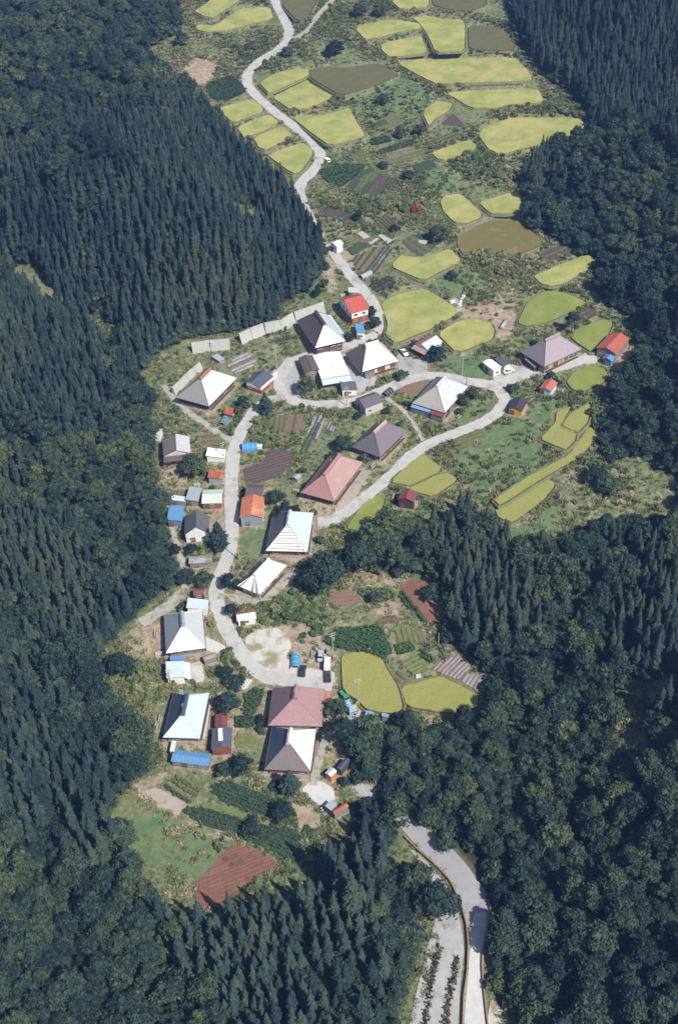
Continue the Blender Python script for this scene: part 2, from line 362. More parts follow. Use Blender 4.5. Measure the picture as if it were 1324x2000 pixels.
PAVE = [  # paved or bare yards
 ('gravel_yard', 'concrete', [(700,1376),(716,1400),(700,1420),(684,1435),(680,1400),(684,1380)], 'grey concrete ramp beside the excavator truck'),
 ('gravel_yard', 'white', [(588,1543),(610,1524),(632,1528),(650,1540),(655,1560),(634,1578),(612,1564)], 'white concrete yard below the bottom farmhouse'),
 ('gravel_yard', 'gravel', [(478,1248),(500,1232),(540,1226),(562,1240),(570,1262),(556,1285),(600,1305),(652,1312),(655,1335),(560,1328),(508,1318),(486,1280)], 'pale gravel car park in the middle of the lower village'),
 ('gravel_yard', 'concrete', [(556,700),(590,696),(585,735),(600,775),(556,775),(545,745)], 'grey yard left of the white flat roofed house'),
 ('gravel_yard', 'concrete', [(620,715),(660,690),(690,694),(700,735),(735,740),(730,752),(700,770),(660,745)], 'concrete yard between the upper white roofed houses'),
 ('gravel_yard', 'concrete', [(775,690),(800,700),(838,706),(835,728),(800,745),(780,742)], 'concrete forecourt below the white parked car'),
 ('gravel_yard', 'concrete', [(960,730),(1000,712),(1030,720),(1100,712),(1165,680),(1160,706),(1060,726),(1000,748),(965,745)], 'grey forecourt in front of the mauve roofed farmhouse'),
 ('gravel_yard', 'soil', [(655,985),(708,912),(722,925),(690,980),(655,1010)], 'dirt yard in front of the pink roofed farmhouse'),
 ('gravel_yard', 'white', [(395,1240),(415,1250),(440,1262),(440,1278),(400,1272),(398,1262)], 'white concrete forecourt of the lower left farmhouse'),
 ('gravel_yard', 'gravel', [(362,1300),(395,1292),(400,1330),(368,1336)], 'gravel patch beside the pale blue flat roof'),
 ('gravel_yard', 'soil', [(280,1545),(308,1539),(368,1572),(347,1594),(314,1574)], 'sandy bare plot among the bottom left gardens'),
 ('gravel_yard', 'white', [(445,1334),(480,1326),(495,1328),(482,1345),(455,1350)], 'white concrete apron where the road bends'),
 ('gravel_yard', 'concrete', [(690,1535),(712,1528),(740,1548),(725,1560),(700,1552)], 'grey concrete slab among the dark trees at the bottom'),
 ('gravel_yard', 'white', [(412,1370),(402,1440),(392,1450),(398,1395),(404,1366)], 'pale concrete strip right of the pale roofed farmhouse'),
]
# soil and vegetable plots: crop, polygon, soil, row colour, row direction (two px points), spacing, row height, label
PLOTS = [
 (A_, [(820,975),(960,860),(1010,900),(1120,930),(1010,1040),(870,1000)], 'soilp', 'dkgreen', (0,130,100,0), 1.5, .25, 'purple brown vegetable plot below the round meadow trees'),
 (A_, [(680,1055),(860,1105),(940,1135),(885,1168),(780,1130),(690,1095)], 'soilp', 'dkgreen', (0,40,100,0), 3.5, .2, 'long purple soil plot below the thicket by the hidden road'),
 (A_, [(985,785),(1190,715),(1205,745),(1000,805)], 'soil', 'dkgreen', (0,30,10,0), 1.3, .6, 'dark dashed bean rows below the meadow'),
 (A_, [(1000,840),(1230,770),(1240,800),(1080,850)], 'soil', 'green', (0,32,100,0), 2.0, .3, 'reddish soil strip just below the dashed bean rows'),
 (A_, [(975,640),(1080,580),(1140,640),(1010,680)], 'soil', 'green', (0,50,100,0), 1.6, .3, 'small kitchen garden at the lower end of the meadow'),
 (A_, [(870,800),(930,775),(960,815),(890,830)], 'soil', 'green', (0,50,100,0), 1.8, .3, 'tiny soil plot near the meadow path'),
 (A_, [(110,440),(250,385),(330,470),(210,530),(130,510)], 'dkleaf', 'dkgreen', (0,40,100,0), 1.2, .6, 'dark green leafy crop field left of the road bend'),
 (B_, [(100,640),(170,580),(240,650)], 'soilp', None, None, 0, 0, 'purple triangle of tilled soil beside the kidney shaped rice field'),
 (B_, [(40,730),(100,695),(230,680),(60,745)], 'soilp', 'green', (0,40,100,0), 2, .3, 'thin purple soil sliver above the narrow slanting rice field'),
 (B_, [(-40,850),(60,820),(90,860),(-20,890)], 'dkleaf', 'dkgreen', (0,40,100,0), 1.2, .5, 'dark green plot left of the narrow slanting rice field'),
 (C_, [(550,245),(640,195),(730,260),(690,310),(640,315)], 'soilp', 'olive', (0,0,80,70), 1.4, .35, 'square vegetable plot left of the dark round thicket'),
 (C_, [(735,370),(830,315),(970,400),(870,465),(810,440)], 'soilp', 'green', (0,0,80,55), 3.5, .3, 'dark tilled plot directly above the whale shaped rice field'),
 (C_, [(380,400),(480,300),(620,340),(520,390),(400,440)], 'soil', 'green', (0,45,100,0), 1.6, .4, 'mixed vegetable plot right of the white hut'),
 (C_, [(420,480),(560,410),(690,400),(640,490),(580,580),(450,560)], 'soil', 'dkgreen', (0,80,60,0), 1.5, .4, 'patchwork vegetable plot with thin dark rows by the road'),
 (C_, [(525,650),(650,590),(720,640),(580,705)], 'soilp', 'dkgreen', (0,50,100,0), 2.2, .6, 'plot of dark leafy rows just above the large rice field'),
 (D_, [(870,830),(1010,762),(1040,800),(900,860)], 'soilp', None, None, 0, 0, 'purple tilled strip above the mauve roofed farmhouse'),
 (D_, [(655,430),(740,390),(880,370),(910,390),(740,470),(690,460)], 'soilp', 'olive', (0,45,100,0), 1.6, .3, 'purple soil plot above the slanting rice field at the forest'),
 (F_, [(400,260),(450,220),(540,210),(600,270),(500,300),(440,300)], 'soil', 'soil', (0,8,100,0), 1.3, .25, 'ridged red soil plot above the leafy crop'),
 (F_, [(800,190),(860,150),(985,155),(980,200),(900,230),(1050,310),(1040,370),(980,400),(900,310)], 'soilr', None, None, 0, 0, 'long red earth strip along the cedar grove'),
 (F_, [(780,430),(880,420),(950,490),(830,530),(800,540)], 'soil', 'lime', (0,0,30,100), 1.5, .35, 'plot of bright green rows below the red earth strip'),
 (F_, [(800,610),(930,570),(975,670),(880,690)], 'soil', 'lime', (0,50,100,0), 1.3, .35, 'plot of bright leek rows beside the tall golden rice field'),
 (F_, [(970,650),(1130,570),(1210,640),(1150,720),(1050,680)], 'soilr', 'grey', (0,70,70,0), 1.15, .12, 'dark soil plot with grey mulch strips'),
 (F_, [(1150,730),(1200,670),(1310,710),(1240,770)], 'soil', 'grey', (0,90,60,0), 1.3, .12, 'outer plot with pale mulch strips at the forest edge'),
 (F_, [(750,690),(800,660),(875,720),(800,735)], 'soil', 'green', (0,0,60,50), 1.5, .3, 'tiny reddish plot touching the tall golden rice field'),
 (F_, [(660,385),(760,350),(840,375),(700,405)], 'soilr', 'olive', (0,10,100,0), 2, .2, 'faint reddish plot above the bright green rows'),
 (F_, [(380,510),(450,440),(700,405),(740,500),(770,560),(720,600),(620,550),(480,540)], 'dkleaf', 'midgreen', (0,20,100,0), .95, 1.1, 'tall leafy crop block above the tall golden rice field'),
 (G_, [(530,180),(560,140),(640,130),(830,210),(960,250),(1000,320),(820,320),(600,240)], 'dkleaf', 'dkgreen', (0,0,100,42), .95, .6, 'upper dark leafy crop field at the bottom of the village'),
 (G_, [(370,290),(430,265),(700,330),(740,400),(650,410),(500,370)], 'dkleaf', 'dkgreen', (0,0,100,30), .95, .6, 'left dark leafy crop strip beside the sandy plot'),
 (G_, [(670,430),(790,360),(1000,390),(1030,540),(980,580),(860,500)], 'dkleaf', 'dkgreen', (0,0,100,42), .95, .6, 'lower dark leafy crop field above the red soil plot'),
 (G_, [(530,290),(590,250),(740,310),(700,345)], 'olive', 'lime', (0,0,100,40), 1.1, .3, 'light green striped plot between the dark leafy fields'),
 (G_, [(275,165),(300,145),(440,230),(420,250)], 'soil', 'midgreen', (0,0,100,62), 1.1, .8, 'double row of green bushes beside the sandy plot'),
 (G_, [(310,130),(350,105),(490,185),(450,215)], 'soil', 'green', (0,0,100,58), 1.3, .7, 'double row of beans right of the sandy plot'),
 (G_, [(440,680),(540,580),(610,490),(650,460),(740,480),(880,555),(870,620),(700,720),(600,800),(480,830)], 'soilr', 'soilr2', (0,60,100,20), 1.0, .1, 'large bare red soil field at the bottom left'),
 ((320,580,4.413), [(-10,600),(80,560),(130,620),(60,700),(0,680)], 'soil', 'green', (0,70,100,0), 1.6, .3, 'soil plot left of the left farmhouse wall'),
 ((320,580,4.413), [(590,540),(700,470),(800,530),(760,600),(700,650),(590,660),(540,600)], 'soil', 'grey', (0,45,100,0), 1.8, .3, 'kitchen garden with pale strips behind the left farmhouse'),
 ((320,580,4.413), [(900,1060),(1080,1000),(1230,1010),(1200,1130),(1130,1200),(960,1150)], 'soil', 'green', (0,100,15,0), 1.6, .3, 'reddish garden plot inside the village road loop'),
 ((560,560,4.413), [(950,885),(1090,825),(1225,808),(1100,930),(1030,940)], 'soil', 'soil', (0,30,100,0), 1.2, .15, 'brown triangular plot beside the tan roofed farmhouse'),
 ((560,560,4.413), [(160,1320),(240,1120),(300,1110),(330,1150),(250,1330)], 'soilp', 'grey', (0,100,42,0), 1.4, .3, 'dark plot with long pale strips inside the road loop'),
 ((560,560,4.413), [(325,1225),(370,1160),(440,1240),(400,1260)], 'soilp', 'grey', (0,100,50,0), 1.1, .3, 'small plot with black and white strips inside the loop'),
 ((300,820,4.413), [(785,540),(780,410),(860,400),(950,370),(990,250),(1230,275),(1190,380),(1090,480),(900,550)], 'soilp', 'soilp2', (0,30,100,0), 1.3, .15, 'large dark purple tilled plot beside the blue tunnel'),
 ((440,820,4.413), [(640,280),(740,80),(800,20),(860,30),(790,170),(700,285)], 'soil', 'dkgreen', (0,100,45,0), 1.5, .3, 'narrow garden strip between the dark plot and the grey farmhouse'),
 ((290,1300,4.413), [(820,430),(830,260),(900,200),(1000,205),(980,290),(910,430)], 'dkleaf', 'midgreen', (0,100,3,0), 1.1, .9, 'tall leafy rows left of the mauve roofed lower farmhouse'),
 ((290,1300,4.413), [(750,540),(760,440),(850,425),(915,445),(915,530)], 'dkleaf', 'dkgreen', (0,0,100,0), 1.0, .8, 'square block of leafy plants below the tall leafy rows'),
 ((290,1300,4.413), [(750,595),(915,600),(910,700),(740,690)], 'soil', 'lime', (0,0,100,3), 1.5, .35, 'small striped kitchen garden beside the grey gabled shed'),
 (C_, [(-5,0),(0,0),(1,1)], 'x', None, None, 0, 0, ''),
 (I_, [(880,860),(935,838),(950,848),(900,872)], 'soil', 'green', (0,45,100,0), 1.5, .4, 'overgrown bean rows below the road on the right'),
 (I_, [(885,885),(905,868),(925,862),(905,880)], 'soil', 'green', (0,55,100,0), 1.6, .4, 'short overgrown rows above the lower meadow'),
 ((300,820,4.413), [(420,110),(560,110),(600,190),(590,225),(410,215)], 'soil', 'green', (0,10,100,0), 2.2, .2, 'brown garden between the brown barn and the road'),
]
q1 = (580,200,4.413); q2 = (600,380,4.413); q3 = (640,1100,3.894)
PLOTS += [
 (q1, [(635,375),(640,320),(800,295),(820,340)], 'dkleaf', 'midgreen', (0,15,100,0), 1.1, .9, 'tall green hedge like plot left of the conifer pair'),
 (q1, [(470,445),(570,400),(635,465),(530,500)], 'soilp', 'green', (0,0,100,80), 1.6, .3, 'small square garden plot right of the white pickup'),
 (q1, [(370,480),(460,450),(500,500),(430,520)], 'soil', 'dkgreen', (0,0,100,60), 1.4, .4, 'tiny dark plot nearest to the white pickup'),
 (q1, [(660,180),(760,150),(790,190),(690,222)], 'dkleaf', 'midgreen', (0,20,100,0), 1.1, .5, 'green lettuce block inside the meadow kitchen garden'),
 (q1, [(1010,540),(1150,500),(1210,560),(1045,605)], 'dkleaf', 'dkgreen', (0,25,100,0), 1.1, .5, 'dark green plot under the narrow slanting rice field'),
 (q1, [(180,590),(380,525),(600,540),(540,620),(380,735),(270,700)], 'dkleaf', 'midgreen', (0,10,100,0), 1.1, .6, 'broad leafy green crop area below the white pickup'),
 (q1, [(560,640),(720,580),(705,620),(520,790),(480,790)], 'dkleaf', 'green', (0,75,80,0), 1.0, .5, 'thin bright green strip across the purple brown plot'),
 (q2, [(330,470),(470,410),(540,440),(390,530)], 'soilp', 'dkgreen', (0,40,100,0), 1.4, .5, 'dark rows directly right of the white hut'),
 (q2, [(560,540),(660,500),(680,560),(610,600),(560,580)], 'soilp', 'grey', (0,90,60,0), 1.2, .2, 'small plot of silver strips near the grey tin tunnel'),
 (q2, [(720,160),(800,120),(860,200),(790,235)], 'olive', 'olive', (0,0,80,70), 1.4, .4, 'olive plot left of the red leaved maple'),
 (q2, [(490,310),(600,310),(625,345),(560,370),(505,350)], 'dkleaf', 'dkgreen', (0,30,100,0), 1.1, .4, 'dark plot between the two pale sheets'),
 (q2, [(950,330),(1060,360),(1140,430),(1100,440),(960,380)], 'dkleaf', 'midgreen', (0,0,80,40), 1.1, .4, 'green border strip above the whale shaped rice field'),
 (q3, [(545,215),(600,240),(730,400),(760,470),(700,430),(560,290)], 'dkleaf', 'midgreen', (0,0,60,80), 1.2, .8, 'long hedge row left of the red earth strip'),
 (q3, [(690,690),(740,660),(815,740),(775,765)], 'dkleaf', 'midgreen', (0,0,80,60), 1.2, 1.0, 'short dense hedge beside the bright leek rows'),
 (q3, [(210,210),(330,190),(480,200),(520,260),(400,300),(300,300)], 'dkleaf', 'green', (0,0,100,30), 1.3, .6, 'green weedy plot right of the ridged red soil plot'),
 (q3, [(500,640),(640,610),(670,660),(540,700)], 'dkleaf', 'midgreen', (0,20,100,0), 1.2, .6, 'green strip between the leek rows and the bright green rows'),
 (q3, [(640,480),(720,520),(760,600),(660,620)], 'soilr', 'soil', (0,0,40,100), 1.4, .2, 'red tilled strip right of the bright green rows'),
]
TARPS = [(q2, [(430,345),(470,322),(542,372),(488,392)], 'white sheet spread on the garden right of the white hut'), (q2, [(612,362),(640,352),(742,405),(690,432)], 'larger pale sheet spread on the garden plots'),
 (q2, [(525,425),(600,385),(620,395),(545,440)], 'narrow pale sheet between the two wide ones'), (q2, [(955,400),(1045,408),(1012,442),(960,425)], 'pale sheet on the dark tilled plot'), (q3, [(670,855),(705,850),(708,875),(670,880)], 'white frame cover at the leek rows')]
PLOTS = [p for p in PLOTS if p[-1]]
MEADOWS = [
 (I_, [(880,885),(960,840),(1045,825),(1065,880),(1010,940),(935,955),(900,920)]), (I_, [(965,1035),(1040,1020),(1100,990),(1130,1000),(1060,1045),(1000,1055)]), (I_, [(890,815),(960,790),(975,780),(960,830),(900,850)]),
 (G_, [(440,640),(560,480),(620,440),(650,455),(560,560),(470,670)]), (G_, [(60,330),(200,330),(330,340),(560,430),(560,480),(440,640),(330,600),(200,560)]), (I_, [(600,740),(690,735),(680,760),(610,770)]), (I_, [(900,690),(950,700),(940,740),(880,730)]), (I_, [(610,490),(640,500),(640,570),(600,600)]),
 (B_, [(0,830),(130,830),(230,960),(60,1000)]), (I_, [(820,545),(900,520),(950,560),(880,620)]), (I_, [(520,330),(600,330),(590,350)]), (I_, [(650,130),(760,120),(770,130),(660,135)]),  # short bright grass
 (A_, [(860,530),(990,440),(1130,400),(1250,450),(1190,610),(1140,620),(1080,560),(930,640)]),
 
 (E_, [(480,850),(640,820),(640,900),(600,980),(500,1000),(440,900)]),
 ((300,820,4.413), [(760,1020),(960,920),(980,960),(940,1130),(760,1110)]),
]
DIRT = [ (I_, [(320,860),(420,840),(640,900),(700,980),(600,1100),(560,1180),(420,1180),(330,1120)], .24), (I_, [(480,1230),(600,1225),(660,1290),(600,1320),(520,1310)], .7), (I_, [(480,1180),(600,1130),(740,1140),(900,1200),(900,1300),(640,1300),(600,1240),(500,1230)], .32), (I_, [(310,1200),(420,1200),(500,1340),(660,1350),(650,1560),(500,1540),(300,1500)], .30), (I_, [(560,600),(700,560),(860,680),(760,800),(560,800)], .22), (I_, [(320,700),(520,640),(560,760),(360,760)], .25), (I_, [(640,420),(760,440),(800,480),(680,540),(640,500)], .33), (I_, [(930,600),(1010,560),(1000,640),(960,660)], .5), (I_, [(1100,900),(1300,960),(1280,1000),(1090,1020)], .33), (I_, [(840,300),(1000,310),(1010,350),(900,370)], .35),
 # bare reddish or dry ground, soft patches
 (A_, [(0,370),(60,300),(170,340),(100,440),(0,440)], .9), (C_, [(340,430),(420,420),(440,540),(360,500)], .8), (C_, [(260,480),(300,500),(300,700),(250,600)], .8),
 (D_, [(370,830),(500,800),(520,850),(440,960),(400,880)], 1.), (D_, [(270,740),(500,750),(510,800),(300,830)], .8),
 (D_, [(190,780),(280,750),(320,830),(220,830)], .8), (G_, [(100,180),(130,135),(290,85),(250,140),(170,180)], .7), (G_, [(360,330),(600,400),(660,440),(560,420)], .55),
 (G_, [(980,250),(1110,320),(1070,390),(990,350)], .9), (F_, [(0,420),(150,420),(250,560),(360,640),(430,740),(0,740)], .75), (F_, [(560,120),(700,110),(760,140),(600,180)], .6), (F_, [(680,280),(790,290),(790,350),(690,330)], .7),
 (I_, [(255,1230),(318,1215),(322,1290),(270,1295)], .7), (I_, [(560,710),(590,700),(590,770),(560,770)], .6), (I_, [(1205,690),(1235,680),(1240,720),(1200,730)], .7),
 (I_, [(480,965),(520,950),(600,1000),(560,1000)], .5), (I_, [(590,990),(650,1000),(650,1030),(610,1030)], .8), (I_, [(420,1085),(450,1085),(450,1110),(430,1140)], .4), (I_, [(395,985),(440,985),(440,1040),(410,1010)], .6),
 (I_, [(320,920),(365,930),(360,960),(318,955)], .6), (I_, [(1130,560),(1180,590),(1240,600),(1160,640)], .3), (I_, [(610,1350),(690,1350),(680,1500),(640,1500)], .6), (I_, [(440,1380),(470,1380),(470,1450),(445,1460)], .7), (I_, [(490,1340),(520,1340),(520,1440),(490,1440)], .5),
 (I_, [(180,1420),(300,1500),(250,1560),(180,1500)], .0), (I_, [(700,1135),(780,1125),(770,1140),(700,1145)], .6),
]
# hipped farmhouses: corners c0 (left), c1 (nearest), c2 (right) of the eaves
PXE = lambda o, pts: K(o[0], o[1], o[2], pts)
c56 = (560,560,4.413); c32 = (320,580,4.413); c78 = (780,600,4.413); c30 = (300,820,4.413); c44 = (440,820,4.413); c28 = (280,1080,3.894); c29 = (290,1300,4.413); c49 = (490,1300,4.413)
FARM = [
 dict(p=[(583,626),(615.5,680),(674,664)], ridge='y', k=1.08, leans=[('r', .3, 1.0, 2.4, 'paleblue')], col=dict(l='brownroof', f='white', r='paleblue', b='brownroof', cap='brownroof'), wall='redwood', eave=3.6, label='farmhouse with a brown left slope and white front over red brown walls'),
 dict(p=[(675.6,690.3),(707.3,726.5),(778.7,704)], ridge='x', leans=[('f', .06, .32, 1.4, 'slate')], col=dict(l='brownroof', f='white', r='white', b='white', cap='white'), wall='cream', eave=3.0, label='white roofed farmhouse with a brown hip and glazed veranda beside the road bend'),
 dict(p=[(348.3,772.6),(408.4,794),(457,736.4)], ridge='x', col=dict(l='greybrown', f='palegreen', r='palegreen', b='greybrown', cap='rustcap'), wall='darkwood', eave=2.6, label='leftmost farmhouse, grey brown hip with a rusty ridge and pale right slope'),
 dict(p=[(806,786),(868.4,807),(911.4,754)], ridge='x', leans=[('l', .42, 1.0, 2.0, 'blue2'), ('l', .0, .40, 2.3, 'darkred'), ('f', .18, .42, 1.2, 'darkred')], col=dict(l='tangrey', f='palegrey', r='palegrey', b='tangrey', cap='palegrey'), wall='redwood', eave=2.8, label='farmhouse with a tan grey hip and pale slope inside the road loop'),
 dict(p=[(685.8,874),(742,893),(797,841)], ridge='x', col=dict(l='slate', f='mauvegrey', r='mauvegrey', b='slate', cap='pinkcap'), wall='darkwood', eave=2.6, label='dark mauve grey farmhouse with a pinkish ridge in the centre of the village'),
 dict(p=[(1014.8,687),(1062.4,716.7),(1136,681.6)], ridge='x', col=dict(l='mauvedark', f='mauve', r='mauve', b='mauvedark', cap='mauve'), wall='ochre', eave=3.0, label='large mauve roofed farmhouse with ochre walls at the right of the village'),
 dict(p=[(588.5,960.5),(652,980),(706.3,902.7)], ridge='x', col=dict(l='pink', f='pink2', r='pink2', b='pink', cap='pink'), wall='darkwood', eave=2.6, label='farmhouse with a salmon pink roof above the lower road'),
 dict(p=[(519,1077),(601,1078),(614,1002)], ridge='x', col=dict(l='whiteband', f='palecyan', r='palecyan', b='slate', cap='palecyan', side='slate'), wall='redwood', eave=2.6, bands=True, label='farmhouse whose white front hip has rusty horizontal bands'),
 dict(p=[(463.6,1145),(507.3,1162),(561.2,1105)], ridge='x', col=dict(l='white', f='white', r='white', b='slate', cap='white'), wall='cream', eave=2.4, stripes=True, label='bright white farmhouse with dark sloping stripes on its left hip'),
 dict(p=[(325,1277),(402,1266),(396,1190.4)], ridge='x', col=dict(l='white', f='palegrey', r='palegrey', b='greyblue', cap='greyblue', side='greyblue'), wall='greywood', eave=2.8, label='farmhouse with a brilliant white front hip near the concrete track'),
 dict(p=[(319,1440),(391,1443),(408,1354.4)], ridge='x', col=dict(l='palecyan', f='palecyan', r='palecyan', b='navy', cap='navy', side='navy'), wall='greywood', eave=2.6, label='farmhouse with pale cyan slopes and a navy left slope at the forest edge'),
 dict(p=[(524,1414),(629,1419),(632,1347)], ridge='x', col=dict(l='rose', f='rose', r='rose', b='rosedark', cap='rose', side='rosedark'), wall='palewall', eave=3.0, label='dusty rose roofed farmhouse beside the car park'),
 dict(p=[(516,1508),(606,1507),(624,1424)], ridge='x', col=dict(l='greybrown2', f='white', r='white', b='navy', cap='creamcap', side='navy'), wall='redwood', eave=2.8, label='lowest farmhouse, white right slope, grey brown hip and navy left slope'),
]
